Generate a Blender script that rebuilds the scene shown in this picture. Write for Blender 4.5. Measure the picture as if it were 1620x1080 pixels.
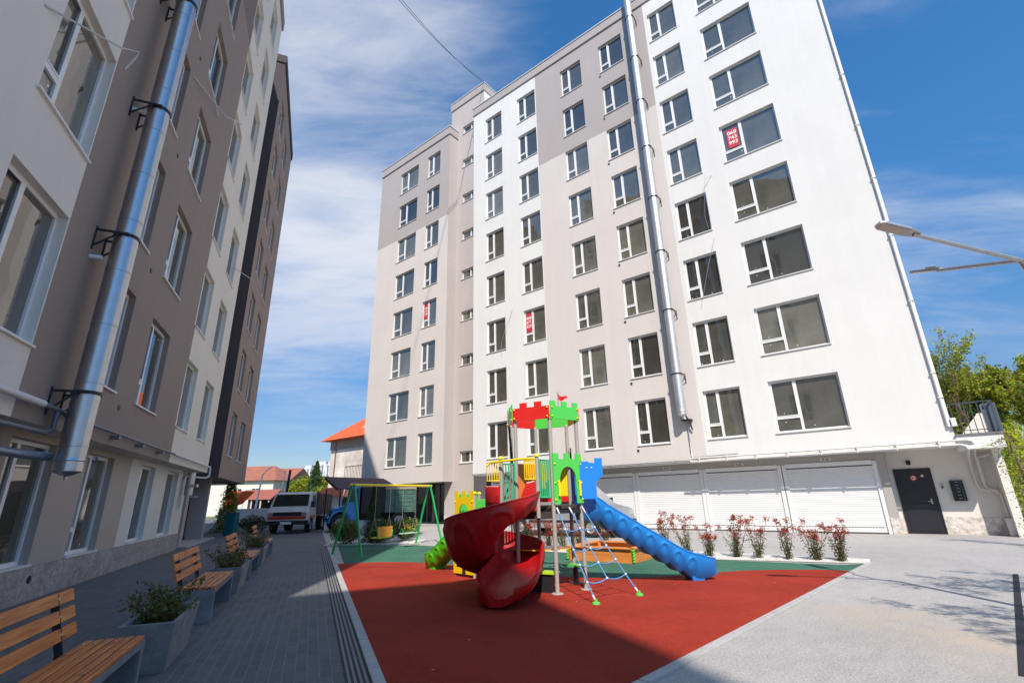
import bpy, bmesh, math, random
from mathutils import Vector, Matrix, noise
from math import sin, cos, pi, radians as R_
scene = bpy.context.scene
for o in list(bpy.data.objects): bpy.data.objects.remove(o)
COL = scene.collection
H = 1.4
# ------------------------------------------------------------------ camera
cam_d = bpy.data.cameras.new('camera'); cam = bpy.data.objects.new('camera', cam_d); COL.objects.link(cam)
F_PX = 757.9
cam_d.sensor_width = 36.0; cam_d.lens = 36.0 * F_PX / 1620.0
cam_d.clip_start = 0.05; cam_d.clip_end = 3000
pt, rl = R_(18.1), R_(-1.366)
fw = Vector((0, cos(pt), sin(pt))); up0 = Vector((0, -sin(pt), cos(pt))); rt0 = Vector((1, 0, 0))
rt = rt0 * cos(rl) + up0 * sin(rl); up = up0 * cos(rl) - rt0 * sin(rl)
M = Matrix((rt, up, -fw)).transposed().to_4x4(); M.translation = (0, 0, H)
cam.matrix_world = M
scene.camera = cam
scene.render.resolution_x = 1024; scene.render.resolution_y = 682
# ------------------------------------------------------------------ sky, sun, exposure
SUN_AZ = R_(-2.2); SUN_EL = R_(47.5)
hd = Vector((sin(SUN_AZ), cos(SUN_AZ), 0))            # horizontal direction the light travels
w = bpy.data.worlds.new('World'); scene.world = w; w.use_nodes = True
nt = w.node_tree; nt.nodes.clear()
N = nt.nodes.new; L = nt.links.new
wo = N('ShaderNodeOutputWorld'); bg = N('ShaderNodeBackground'); bg.inputs[1].default_value = 0.09
sky = N('ShaderNodeTexSky'); sky.sky_type = 'NISHITA'; sky.sun_disc = False
sky.sun_elevation = SUN_EL; sky.sun_rotation = pi + SUN_AZ
sky.altitude = 200; sky.air_density = 1.0; sky.dust_density = 0.6; sky.ozone_density = 2.5
tc = N('ShaderNodeTexCoord'); sep = N('ShaderNodeSeparateXYZ'); L(tc.outputs['Generated'], sep.inputs[0])
# project the view direction on a cloud layer plane
mx = N('ShaderNodeMath'); mx.operation = 'MAXIMUM'; L(sep.outputs[2], mx.inputs[0]); mx.inputs[1].default_value = 0.04
ad = N('ShaderNodeMath'); ad.operation = 'ADD'; L(mx.outputs[0], ad.inputs[0]); ad.inputs[1].default_value = 0.12
dv = N('ShaderNodeVectorMath'); dv.operation = 'DIVIDE'; L(tc.outputs['Generated'], dv.inputs[0])
cb = N('ShaderNodeCombineXYZ')
for i in range(3): L(ad.outputs[0], cb.inputs[i])
L(cb.outputs[0], dv.inputs[1])
mp = N('ShaderNodeMapping'); mp.inputs['Rotation'].default_value = (0, 0, R_(-28)); mp.inputs['Scale'].default_value = (0.5, 1.35, 0.0)
mp.inputs['Location'].default_value = (0.35, 0.22, 0)
L(dv.outputs[0], mp.inputs[0])
n1 = N('ShaderNodeTexNoise'); n1.inputs['Scale'].default_value = 1.15; n1.inputs['Detail'].default_value = 9; n1.inputs['Roughness'].default_value = 0.56; n1.inputs['Distortion'].default_value = 0.35
L(mp.outputs[0], n1.inputs[0])
n2 = N('ShaderNodeTexNoise'); n2.inputs['Scale'].default_value = 4.5; n2.inputs['Detail'].default_value = 10; n2.inputs['Roughness'].default_value = 0.6; n2.inputs['Distortion'].default_value = 0.8
L(mp.outputs[0], n2.inputs[0])
# a broad cloud bank low in the middle-left of the view, thinning to the right
ct = N('ShaderNodeVectorMath'); ct.operation = 'DOT_PRODUCT'; L(tc.outputs['Generated'], ct.inputs[0])
ct.inputs[1].default_value = Vector((-0.33, 0.72, 0.60)).normalized()
cr0 = N('ShaderNodeMapRange'); cr0.inputs['From Min'].default_value = 0.86; cr0.inputs['From Max'].default_value = 1.0
cr0.inputs['To Min'].default_value = -0.02; cr0.inputs['To Max'].default_value = 0.24; L(ct.outputs['Value'], cr0.inputs['Value'])
sm = N('ShaderNodeMath'); sm.operation = 'ADD'; L(n1.outputs[0], sm.inputs[0]); L(cr0.outputs[0], sm.inputs[1])
mm = N('ShaderNodeMath'); mm.operation = 'MULTIPLY_ADD'; L(n2.outputs[0], mm.inputs[0]); mm.inputs[1].default_value = 0.28; L(sm.outputs[0], mm.inputs[2])
cr = N('ShaderNodeMapRange'); cr.interpolation_type = 'SMOOTHSTEP'
cr.inputs['From Min'].default_value = 0.58; cr.inputs['From Max'].default_value = 0.95
cr.inputs['To Min'].default_value = 0.0; cr.inputs['To Max'].default_value = 0.9
L(mm.outputs[0], cr.inputs['Value'])
hz = N('ShaderNodeMapRange'); hz.inputs['From Min'].default_value = 0.04; hz.inputs['From Max'].default_value = 0.42
L(sep.outputs[2], hz.inputs['Value'])
mu = N('ShaderNodeMath'); mu.operation = 'MULTIPLY'; L(cr.outputs[0], mu.inputs[0]); L(hz.outputs[0], mu.inputs[1])
hs = N('ShaderNodeHueSaturation'); hs.inputs['Saturation'].default_value = 1.12; hs.inputs['Value'].default_value = 1.45; L(sky.outputs[0], hs.inputs['Color'])
mc = N('ShaderNodeMix'); mc.data_type = 'RGBA'; L(mu.outputs[0], mc.inputs[0]); tg = N('ShaderNodeMapRange'); tg.interpolation_type = 'SMOOTHSTEP'; tg.inputs['From Min'].default_value = 0.0; tg.inputs['From Max'].default_value = 0.62; L(sep.outputs[2], tg.inputs['Value'])
tm = N('ShaderNodeMix'); tm.data_type = 'RGBA'; L(tg.outputs[0], tm.inputs[0]); tm.inputs[6].default_value = (0.62, 0.63, 0.72, 1); tm.inputs[7].default_value = (0.62, 1.22, 1.46, 1)
tx = N('ShaderNodeVectorMath'); tx.operation = 'MULTIPLY'; L(hs.outputs[0], tx.inputs[0]); L(tm.outputs[2], tx.inputs[1]); L(tx.outputs[0], mc.inputs[6]); mc.inputs[7].default_value = (8.3, 8.6, 9.4, 1)
L(mc.outputs[2], bg.inputs[0]); L(bg.outputs[0], wo.inputs[0])
sd = bpy.data.lights.new('sun', 'SUN'); sd.energy = 5.0; sd.angle = R_(0.5); sd.color = (1.0, 0.915, 0.81)
sun = bpy.data.objects.new('sun', sd); COL.objects.link(sun)
ldir = Vector((hd.x * cos(SUN_EL), hd.y * cos(SUN_EL), -sin(SUN_EL)))
sun.rotation_mode = 'QUATERNION'; sun.rotation_quaternion = (-ldir).to_track_quat('Z', 'Y'); sun.location = (0, -10, 60)
vs = scene.view_settings; vs.view_transform = 'Standard'; vs.look = 'None'; vs.exposure = 0.12; vs.gamma = 1.0; vs.use_curve_mapping = False
scene.cycles.max_bounces = 7; scene.cycles.diffuse_bounces = 3; scene.cycles.glossy_bounces = 4; scene.cycles.transparent_max_bounces = 6
scene.cycles.caustics_reflective = False; scene.cycles.caustics_refractive = False
# ------------------------------------------------------------------ materials
MATS = {}
def mat(name, col=(0.5, 0.5, 0.5), rough=0.7, metal=0.0, var=0.0, vscale=3.0, bump=0.0, bscale=60.0, ior=1.5, coat=0.0, obj_rand=0.0, grain=0.0, gscale=200.0, coord='Object'):
    if name in MATS: return MATS[name]
    m = bpy.data.materials.new(name); m.use_nodes = True; t = m.node_tree; b = t.nodes['Principled BSDF']
    b.inputs['Base Color'].default_value = (*col, 1); b.inputs['Roughness'].default_value = rough; b.inputs['Metallic'].default_value = metal
    b.inputs['IOR'].default_value = ior; b.inputs['Coat Weight'].default_value = coat; b.inputs['Coat Roughness'].default_value = 0.08
    if var or bump or grain or obj_rand:
        c = t.nodes.new('ShaderNodeTexCoord'); src = None
        val = t.nodes.new('ShaderNodeValue'); val.outputs[0].default_value = 1.0; cur = val.outputs[0]
        def fac(sc, amt, det):
            nonlocal cur
            n = t.nodes.new('ShaderNodeTexNoise'); n.inputs['Scale'].default_value = sc; n.inputs['Detail'].default_value = det; n.inputs['Roughness'].default_value = 0.6
            t.links.new(c.outputs[coord], n.inputs[0])
            r = t.nodes.new('ShaderNodeMapRange'); r.inputs['From Min'].default_value = 0.3; r.inputs['From Max'].default_value = 0.7
            r.inputs['To Min'].default_value = 1 - amt; r.inputs['To Max'].default_value = 1 + amt; t.links.new(n.outputs[0], r.inputs['Value'])
            mlt = t.nodes.new('ShaderNodeMath'); mlt.operation = 'MULTIPLY'; t.links.new(cur, mlt.inputs[0]); t.links.new(r.outputs[0], mlt.inputs[1]); cur = mlt.outputs[0]
        if var: fac(vscale, var, 5)
        if grain: fac(gscale, grain, 2)
        if obj_rand:
            oi = t.nodes.new('ShaderNodeObjectInfo'); r = t.nodes.new('ShaderNodeMapRange'); r.inputs['To Min'].default_value = 1 - obj_rand; r.inputs['To Max'].default_value = 1 + obj_rand
            t.links.new(oi.outputs['Random'], r.inputs['Value']); mlt = t.nodes.new('ShaderNodeMath'); mlt.operation = 'MULTIPLY'
            t.links.new(cur, mlt.inputs[0]); t.links.new(r.outputs[0], mlt.inputs[1]); cur = mlt.outputs[0]
        vm = t.nodes.new('ShaderNodeVectorMath'); vm.operation = 'SCALE'; vm.inputs[0].default_value = col; t.links.new(cur, vm.inputs['Scale'])
        t.links.new(vm.outputs[0], b.inputs['Base Color'])
        if bump:
            n = t.nodes.new('ShaderNodeTexNoise'); n.inputs['Scale'].default_value = bscale; n.inputs['Detail'].default_value = 4
            t.links.new(c.outputs[coord], n.inputs[0]); bp = t.nodes.new('ShaderNodeBump'); bp.inputs['Strength'].default_value = bump; bp.inputs['Distance'].default_value = 0.01
            t.links.new(n.outputs[0], bp.inputs['Height']); t.links.new(bp.outputs[0], b.inputs['Normal'])
    MATS[name] = m; return m
def plaster(name, col):
    """rendered wall: fine grain, faint vertical rain streaks and broad trowelled patches"""
    m = mat(name, col, 0.9, var=0.03, vscale=0.5, bump=0.35, bscale=90, grain=0.03, gscale=45)
    t = m.node_tree; b = t.nodes['Principled BSDF']; src = b.inputs['Base Color'].links[0].from_socket
    c = t.nodes.new('ShaderNodeTexCoord'); p = t.nodes.new('ShaderNodeMapping'); p.inputs['Scale'].default_value = (2.6, 2.6, 0.12); t.links.new(c.outputs['Object'], p.inputs[0])
    n = t.nodes.new('ShaderNodeTexNoise'); n.inputs['Scale'].default_value = 1.0; n.inputs['Detail'].default_value = 7; n.inputs['Roughness'].default_value = 0.7; t.links.new(p.outputs[0], n.inputs[0])
    r = t.nodes.new('ShaderNodeMapRange'); r.inputs['From Min'].default_value = 0.35; r.inputs['From Max'].default_value = 0.72; r.inputs['To Min'].default_value = 1.01; r.inputs['To Max'].default_value = 0.96; t.links.new(n.outputs[0], r.inputs['Value'])
    v = t.nodes.new('ShaderNodeVectorMath'); v.operation = 'SCALE'; t.links.new(src, v.inputs[0]); t.links.new(r.outputs[0], v.inputs['Scale']); t.links.new(v.outputs[0], b.inputs['Base Color'])
    return m
P_white = plaster('render_white', (0.80, 0.785, 0.765))
P_light = plaster('render_light_greige', (0.70, 0.645, 0.615))
P_mid = plaster('render_greige', (0.46, 0.41, 0.395))
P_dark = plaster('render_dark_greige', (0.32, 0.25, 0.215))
P_anth = plaster('render_anthracite', (0.075, 0.062, 0.068))
P_cream = plaster('render_cream', (0.74, 0.69, 0.62))
M_trim = mat('white_plastic', (0.82, 0.82, 0.82), 0.35, var=0.02)
M_sill = mat('painted_sill', (0.78, 0.77, 0.76), 0.45)
M_cap = mat('parapet_metal', (0.75, 0.75, 0.76), 0.4, metal=0.3)
M_steel = mat('duct_steel', (0.50, 0.51, 0.53), 0.30, metal=0.95, var=0.05, vscale=6, bump=0.12, bscale=7)
M_galv = mat('galvanised', (0.5, 0.51, 0.53), 0.38, metal=0.85, var=0.1, vscale=12)
M_dkmetal = mat('dark_metal', (0.035, 0.037, 0.045), 0.4, metal=0.4)
M_black = mat('black_rubber', (0.018, 0.018, 0.02), 0.75)
M_pipe = mat('painted_pipe', (0.72, 0.69, 0.67), 0.45)
M_conc = mat('bench_concrete', (0.20, 0.205, 0.22), 0.85, var=0.22, vscale=5, bump=0.3, bscale=60, grain=0.08)
M_plant = mat('planter_concrete', (0.23, 0.23, 0.235), 0.85, var=0.25, vscale=6, bump=0.4, bscale=50, grain=0.08)
M_kerb = mat('kerb_concrete', (0.42, 0.405, 0.39), 0.9, var=0.12, vscale=4, grain=0.1, bump=0.3)
M_soil = mat('soil', (0.05, 0.035, 0.025), 1.0, var=0.3, bump=0.6, bscale=30)
M_red = mat('red_panel', (0.72, 0.02, 0.015), 0.35, var=0.03, coat=0.2)
M_redslide = mat('red_slide_plastic', (0.40, 0.006, 0.008), 0.42, var=0.12, vscale=2.5, bump=0.08, bscale=40, coat=0.08)
M_green = mat('green_panel', (0.09, 0.62, 0.08), 0.4, coat=0.2)
M_lime = mat('lime_slide_plastic', (0.07, 0.52, 0.015), 0.3, coat=0.3, var=0.05)
M_tgreen = mat('green_rail_paint', (0.03, 0.42, 0.20), 0.4)
M_sgreen = mat('green_swing_paint', (0.015, 0.36, 0.09), 0.35)
M_yellow = mat('yellow_panel', (0.85, 0.60, 0.008), 0.4, coat=0.2)
M_lemon = mat('yellow_board', (0.86, 0.72, 0.01), 0.4, coat=0.2)
M_blue = mat('blue_panel', (0.01, 0.22, 0.72), 0.35, coat=0.2)
M_blslide = mat('blue_slide_plastic', (0.008, 0.22, 0.66), 0.38, coat=0.15, var=0.10, bump=0.04, bscale=30)
M_navy = mat('dark_blue_panel', (0.01, 0.03, 0.30), 0.4)
M_post = mat('beige_post', (0.42, 0.385, 0.35), 0.4, metal=0.1, var=0.05)
M_deck = mat('dark_deck', (0.05, 0.035, 0.03), 0.6)
M_rope = mat('blue_rope', (0.10, 0.30, 0.60), 0.8, bump=0.6, bscale=200)
M_wood_o = mat('sandbox_timber', (0.70, 0.24, 0.055), 0.5, var=0.14, vscale=5)
M_tyre = mat('tyre', (0.02, 0.02, 0.021), 0.8, bump=0.3)
M_hub = mat('wheel_hub', (0.42, 0.41, 0.40), 0.4, metal=0.5)
M_orange_roof = mat('orange_tile', (0.78, 0.13, 0.03), 0.6, var=0.15, vscale=2)
M_brown_roof = mat('brown_tile', (0.36, 0.14, 0.09), 0.7, var=0.15, vscale=1)
M_maroon = mat('maroon_sheet', (0.10, 0.045, 0.055), 0.5, var=0.1)
M_bark = mat('bark', (0.16, 0.11, 0.075), 0.9, var=0.25, vscale=8, bump=0.8, bscale=25)
M_stemr = mat('twig', (0.12, 0.055, 0.035), 0.8, var=0.2, vscale=10)
def leafm(name, col, rough=0.55):
    m = mat(name, col, rough, var=0.3, vscale=2.5)
    b = m.node_tree.nodes['Principled BSDF']
    tr = m.node_tree.nodes.new('ShaderNodeBsdfTranslucent'); tr.inputs[0].default_value = (col[0] * 1.6, col[1] * 1.7, col[2] * 0.9, 1)
    mxs = m.node_tree.nodes.new('ShaderNodeMixShader'); mxs.inputs[0].default_value = 0.3
    out = m.node_tree.nodes['Material Output']
    m.node_tree.links.new(b.outputs[0], mxs.inputs[1]); m.node_tree.links.new(tr.outputs[0], mxs.inputs[2]); m.node_tree.links.new(mxs.outputs[0], out.inputs[0])
    return m
LF_dark = leafm('leaf_dark', (0.035, 0.075, 0.018)); LF_mid = leafm('leaf_mid', (0.10, 0.17, 0.02)); LF_yel = leafm('leaf_spring', (0.34, 0.36, 0.02))
LF_red = leafm('leaf_red', (0.42, 0.035, 0.022)); LF_olive = leafm('leaf_olive', (0.13, 0.12, 0.035)); LF_brown = leafm('leaf_brown', (0.10, 0.06, 0.03))
LF_gold = leafm('leaf_gold', (0.55, 0.42, 0.02)); LF_blue = leafm('leaf_spruce', (0.04, 0.075, 0.06))
def wood(name, c1, c2, scale=1.0):
    m = bpy.data.materials.new(name); m.use_nodes = True; t = m.node_tree; b = t.nodes['Principled BSDF']; b.inputs['Roughness'].default_value = 0.45
    c = t.nodes.new('ShaderNodeTexCoord'); p = t.nodes.new('ShaderNodeMapping'); p.inputs['Scale'].default_value = (1.2, 22, 22); t.links.new(c.outputs['Object'], p.inputs[0])
    n = t.nodes.new('ShaderNodeTexNoise'); n.inputs['Scale'].default_value = 1.6; n.inputs['Detail'].default_value = 6; n.inputs['Distortion'].default_value = 0.6; t.links.new(p.outputs[0], n.inputs[0])
    k = t.nodes.new('ShaderNodeTexNoise'); k.inputs['Scale'].default_value = 9; k.inputs['Detail'].default_value = 1; t.links.new(c.outputs['Object'], k.inputs[0])
    cr = t.nodes.new('ShaderNodeValToRGB'); cr.color_ramp.elements[0].position = 0.32; cr.color_ramp.elements[0].color = (*c1, 1); cr.color_ramp.elements[1].position = 0.68; cr.color_ramp.elements[1].color = (*c2, 1)
    t.links.new(n.outputs[0], cr.inputs[0])
    kr = t.nodes.new('ShaderNodeMapRange'); kr.inputs['From Min'].default_value = 0.66; kr.inputs['From Max'].default_value = 0.76; kr.inputs['To Min'].default_value = 0; kr.inputs['To Max'].default_value = 0.7; t.links.new(k.outputs[0], kr.inputs['Value'])
    mx_ = t.nodes.new('ShaderNodeMix'); mx_.data_type = 'RGBA'; t.links.new(kr.outputs[0], mx_.inputs[0]); t.links.new(cr.outputs[0], mx_.inputs[6]); mx_.inputs[7].default_value = (c1[0] * .35, c1[1] * .3, c1[2] * .3, 1)
    t.links.new(mx_.outputs[2], b.inputs['Base Color']); return m
M_slat = wood('bench_slat_wood', (0.42, 0.10, 0.022), (0.78, 0.27, 0.06))
def glass_mat(name, base, ior=1.75, rough=0.02, rnd=0.45):
    m = mat(name, base, rough, ior=ior, obj_rand=rnd, bump=0.0, var=0.25, vscale=1.2)
    t = m.node_tree; b = t.nodes['Principled BSDF']
    c = t.nodes.new('ShaderNodeTexCoord'); n = t.nodes.new('ShaderNodeTexNoise'); n.inputs['Scale'].default_value = 1.4; n.inputs['Detail'].default_value = 1
    t.links.new(c.outputs['Object'], n.inputs[0]); bp = t.nodes.new('ShaderNodeBump'); bp.inputs['Strength'].default_value = 0.12; bp.inputs['Distance'].default_value = 0.02
    t.links.new(n.outputs[0], bp.inputs['Height']); t.links.new(bp.outputs[0], b.inputs['Normal'])
    return m
M_glass = glass_mat('window_glass', (0.105, 0.10, 0.080), ior=2.3, rnd=0.6)
M_glassdk = glass_mat('dark_glass', (0.02, 0.022, 0.025), ior=1.55, rnd=0.2)
M_car_glass = mat('car_glass', (0.012, 0.02, 0.02), 0.05, ior=1.5)
M_sticker = mat('sticker', (0.85, 0.85, 0.82), 0.6)
def tiles_mat(name, c1, c2, mortar, bw, bh, rot=0, bump=0.4, mort=0.012, rough=0.85, speck=None, axes='xy', specksc=60, vlow=0.86, vhigh=1.12, vs_=0.35, loc=(0, 0, 0)):
    m = bpy.data.materials.new(name); m.use_nodes = True; t = m.node_tree; b = t.nodes['Principled BSDF']; b.inputs['Roughness'].default_value = rough
    c = t.nodes.new('ShaderNodeTexCoord'); p = t.nodes.new('ShaderNodeMapping'); p.inputs['Rotation'].default_value = (R_(90) if axes == 'xz' else 0, 0, rot); p.inputs['Location'].default_value = loc
    t.links.new(c.outputs['Object'], p.inputs[0])
    br = t.nodes.new('ShaderNodeTexBrick'); br.inputs['Scale'].default_value = 1.0; br.inputs['Brick Width'].default_value = bw; br.inputs['Row Height'].default_value = bh
    br.inputs['Mortar Size'].default_value = mort; br.inputs['Mortar Smooth'].default_value = 0.3; br.inputs['Bias'].default_value = 0
    br.inputs['Color1'].default_value = (*c1, 1); br.inputs['Color2'].default_value = (*c2, 1); br.inputs['Mortar'].default_value = (*mortar, 1)
    t.links.new(p.outputs[0], br.inputs[0])
    n = t.nodes.new('ShaderNodeTexNoise'); n.inputs['Scale'].default_value = vs_; n.inputs['Detail'].default_value = 8; n.inputs['Roughness'].default_value = 0.65; t.links.new(c.outputs['Object'], n.inputs[0])
    r = t.nodes.new('ShaderNodeMapRange'); r.inputs['From Min'].default_value = 0.3; r.inputs['From Max'].default_value = 0.7; r.inputs['To Min'].default_value = vlow; r.inputs['To Max'].default_value = vhigh; t.links.new(n.outputs[0], r.inputs['Value'])
    s = t.nodes.new('ShaderNodeTexNoise'); s.inputs['Scale'].default_value = specksc; s.inputs['Detail'].default_value = 3; s.inputs['Roughness'].default_value = 0.75; t.links.new(c.outputs['Object'], s.inputs[0])
    r2 = t.nodes.new('ShaderNodeMapRange'); r2.inputs['From Min'].default_value = 0.3; r2.inputs['From Max'].default_value = 0.7; r2.inputs['To Min'].default_value = 0.62; r2.inputs['To Max'].default_value = 1.38; t.links.new(s.outputs[0], r2.inputs['Value'])
    ml = t.nodes.new('ShaderNodeMath'); ml.operation = 'MULTIPLY'; t.links.new(r.outputs[0], ml.inputs[0]); t.links.new(r2.outputs[0], ml.inputs[1])
    vm = t.nodes.new('ShaderNodeVectorMath'); vm.operation = 'SCALE'; t.links.new(br.outputs[0], vm.inputs[0]); t.links.new(ml.outputs[0], vm.inputs['Scale'])
    t.links.new(vm.outputs[0], b.inputs['Base Color'])
    ma = t.nodes.new('ShaderNodeMath'); ma.operation = 'MULTIPLY_ADD'; t.links.new(br.outputs['Fac'], ma.inputs[0]); ma.inputs[1].default_value = -0.8; t.links.new(s.outputs[0], ma.inputs[2])
    bp = t.nodes.new('ShaderNodeBump'); bp.inputs['Strength'].default_value = bump; bp.inputs['Distance'].default_value = 0.006; t.links.new(ma.outputs[0], bp.inputs['Height']); t.links.new(bp.outputs[0], b.inputs['Normal'])
    return m
M_paver = tiles_mat('paver_blocks', (0.115, 0.115, 0.12), (0.15, 0.148, 0.15), (0.19, 0.187, 0.188), 0.2, 0.1, rot=R_(-112), mort=0.006, bump=0.5, specksc=55, vlow=0.8, vhigh=1.15)
M_asph = tiles_mat('aggregate_paving', (0.385, 0.365, 0.355), (0.42, 0.40, 0.385), (0.37, 0.355, 0.345), 0.2, 0.1, rot=R_(-45), mort=0.0, bump=0.7, specksc=48, vlow=0.84, vhigh=1.1, vs_=0.3)
def add_stain(m, centres, col, amt=0.55):
    t = m.node_tree; b = t.nodes['Principled BSDF']; src = b.inputs['Base Color'].links[0].from_socket; c = t.nodes.new('ShaderNodeTexCoord')
    n = t.nodes.new('ShaderNodeTexNoise'); n.inputs['Scale'].default_value = 1.3; n.inputs['Detail'].default_value = 7; n.inputs['Roughness'].default_value = 0.65; t.links.new(c.outputs['Object'], n.inputs[0])
    tot = None
    for (x, y, r) in centres:
        d = t.nodes.new('ShaderNodeVectorMath'); d.operation = 'DISTANCE'; t.links.new(c.outputs['Object'], d.inputs[0]); d.inputs[1].default_value = (x, y, 0)
        mr = t.nodes.new('ShaderNodeMapRange'); mr.inputs['From Min'].default_value = 0; mr.inputs['From Max'].default_value = r; mr.inputs['To Min'].default_value = 1; mr.inputs['To Max'].default_value = 0; t.links.new(d.outputs['Value'], mr.inputs['Value'])
        if tot is None: tot = mr.outputs[0]
        else:
            q = t.nodes.new('ShaderNodeMath'); q.operation = 'MAXIMUM'; t.links.new(tot, q.inputs[0]); t.links.new(mr.outputs[0], q.inputs[1]); tot = q.outputs[0]
    nr = t.nodes.new('ShaderNodeMapRange'); nr.inputs['From Min'].default_value = 0.35; nr.inputs['From Max'].default_value = 0.7; t.links.new(n.outputs[0], nr.inputs['Value'])
    q = t.nodes.new('ShaderNodeMath'); q.operation = 'MULTIPLY'; t.links.new(tot, q.inputs[0]); t.links.new(nr.outputs[0], q.inputs[1])
    q2 = t.nodes.new('ShaderNodeMath'); q2.operation = 'MULTIPLY'; q2.use_clamp = True; t.links.new(q.outputs[0], q2.inputs[0]); q2.inputs[1].default_value = amt * 2
    mx_ = t.nodes.new('ShaderNodeMix'); mx_.data_type = 'RGBA'; t.links.new(q2.outputs[0], mx_.inputs[0]); t.links.new(src, mx_.inputs[6]); mx_.inputs[7].default_value = (*col, 1); t.links.new(mx_.outputs[2], b.inputs['Base Color'])
add_stain(M_asph, [(4.6, 5.2, 1.5), (4.2, 6.3, 1.0), (5.6, 4.6, 1.6)], (0.50, 0.40, 0.29), 0.5)
M_plinth = tiles_mat('plinth_tiles', (0.36, 0.33, 0.31), (0.42, 0.38, 0.355), (0.30, 0.275, 0.26), 0.6, 0.26, axes='xz', mort=0.005, bump=0.3, specksc=14, rough=0.6, vlow=0.75, vhigh=1.2, vs_=1.6)
M_plinthw = tiles_mat('plinth_tiles_pale', (0.62, 0.56, 0.52), (0.66, 0.60, 0.56), (0.5, 0.46, 0.43), 0.6, 0.26, axes='xz', mort=0.004, bump=0.2, specksc=8, rough=0.6, vlow=0.95, vhigh=1.05)
def epdm(name, col):
    m = bpy.data.materials.new(name); m.use_nodes = True; t = m.node_tree; b = t.nodes['Principled BSDF']; b.inputs['Roughness'].default_value = 0.95; b.inputs['Specular IOR Level'].default_value = 0.2
    c = t.nodes.new('ShaderNodeTexCoord')
    def nz(sc, det, a, bb, lo=0.3, hi=0.7):
        n = t.nodes.new('ShaderNodeTexNoise'); n.inputs['Scale'].default_value = sc; n.inputs['Detail'].default_value = det; n.inputs['Roughness'].default_value = 0.7; t.links.new(c.outputs['Object'], n.inputs[0])
        r = t.nodes.new('ShaderNodeMapRange'); r.inputs['From Min'].default_value = lo; r.inputs['From Max'].default_value = hi; r.inputs['To Min'].default_value = a; r.inputs['To Max'].default_value = bb; t.links.new(n.outputs[0], r.inputs['Value']); return n, r.outputs[0]
    _, a1 = nz(0.7, 7, 0.74, 1.18); nn, a2 = nz(90, 2, 0.7, 1.3); _, a3 = nz(9, 3, 0.92, 1.08)
    m1 = t.nodes.new('ShaderNodeMath'); m1.operation = 'MULTIPLY'; t.links.new(a1, m1.inputs[0]); t.links.new(a2, m1.inputs[1])
    m2 = t.nodes.new('ShaderNodeMath'); m2.operation = 'MULTIPLY'; t.links.new(m1.outputs[0], m2.inputs[0]); t.links.new(a3, m2.inputs[1])
    vm = t.nodes.new('ShaderNodeVectorMath'); vm.operation = 'SCALE'; vm.inputs[0].default_value = col; t.links.new(m2.outputs[0], vm.inputs['Scale'])
    vo = t.nodes.new('ShaderNodeTexVoronoi'); vo.inputs['Scale'].default_value = 2.6; t.links.new(c.outputs['Object'], vo.inputs[0])
    rr = t.nodes.new('ShaderNodeMapRange'); rr.inputs['From Min'].default_value = 0.02; rr.inputs['From Max'].default_value = 0.035; rr.inputs['To Min'].default_value = 0.8; rr.inputs['To Max'].default_value = 0; t.links.new(vo.outputs['Distance'], rr.inputs['Value'])
    mx_ = t.nodes.new('ShaderNodeMix'); mx_.data_type = 'RGBA'; t.links.new(rr.outputs[0], mx_.inputs[0]); t.links.new(vm.outputs[0], mx_.inputs[6]); mx_.inputs[7].default_value = (0.6, 0.5, 0.45, 1)
    t.links.new(mx_.outputs[2], b.inputs['Base Color'])
    bp = t.nodes.new('ShaderNodeBump'); bp.inputs['Strength'].default_value = 0.6; bp.inputs['Distance'].default_value = 0.004; t.links.new(nn.outputs[0], bp.inputs['Height']); t.links.new(bp.outputs[0], b.inputs['Normal'])
    return m
M_epr = epdm('rubber_red', (0.32, 0.031, 0.016)); M_epg = epdm('rubber_green', (0.055, 0.155, 0.105))
M_gravel = mat('white_gravel', (0.62, 0.60, 0.56), 0.9, var=0.5, vscale=40, bump=1.0, bscale=45)
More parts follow.
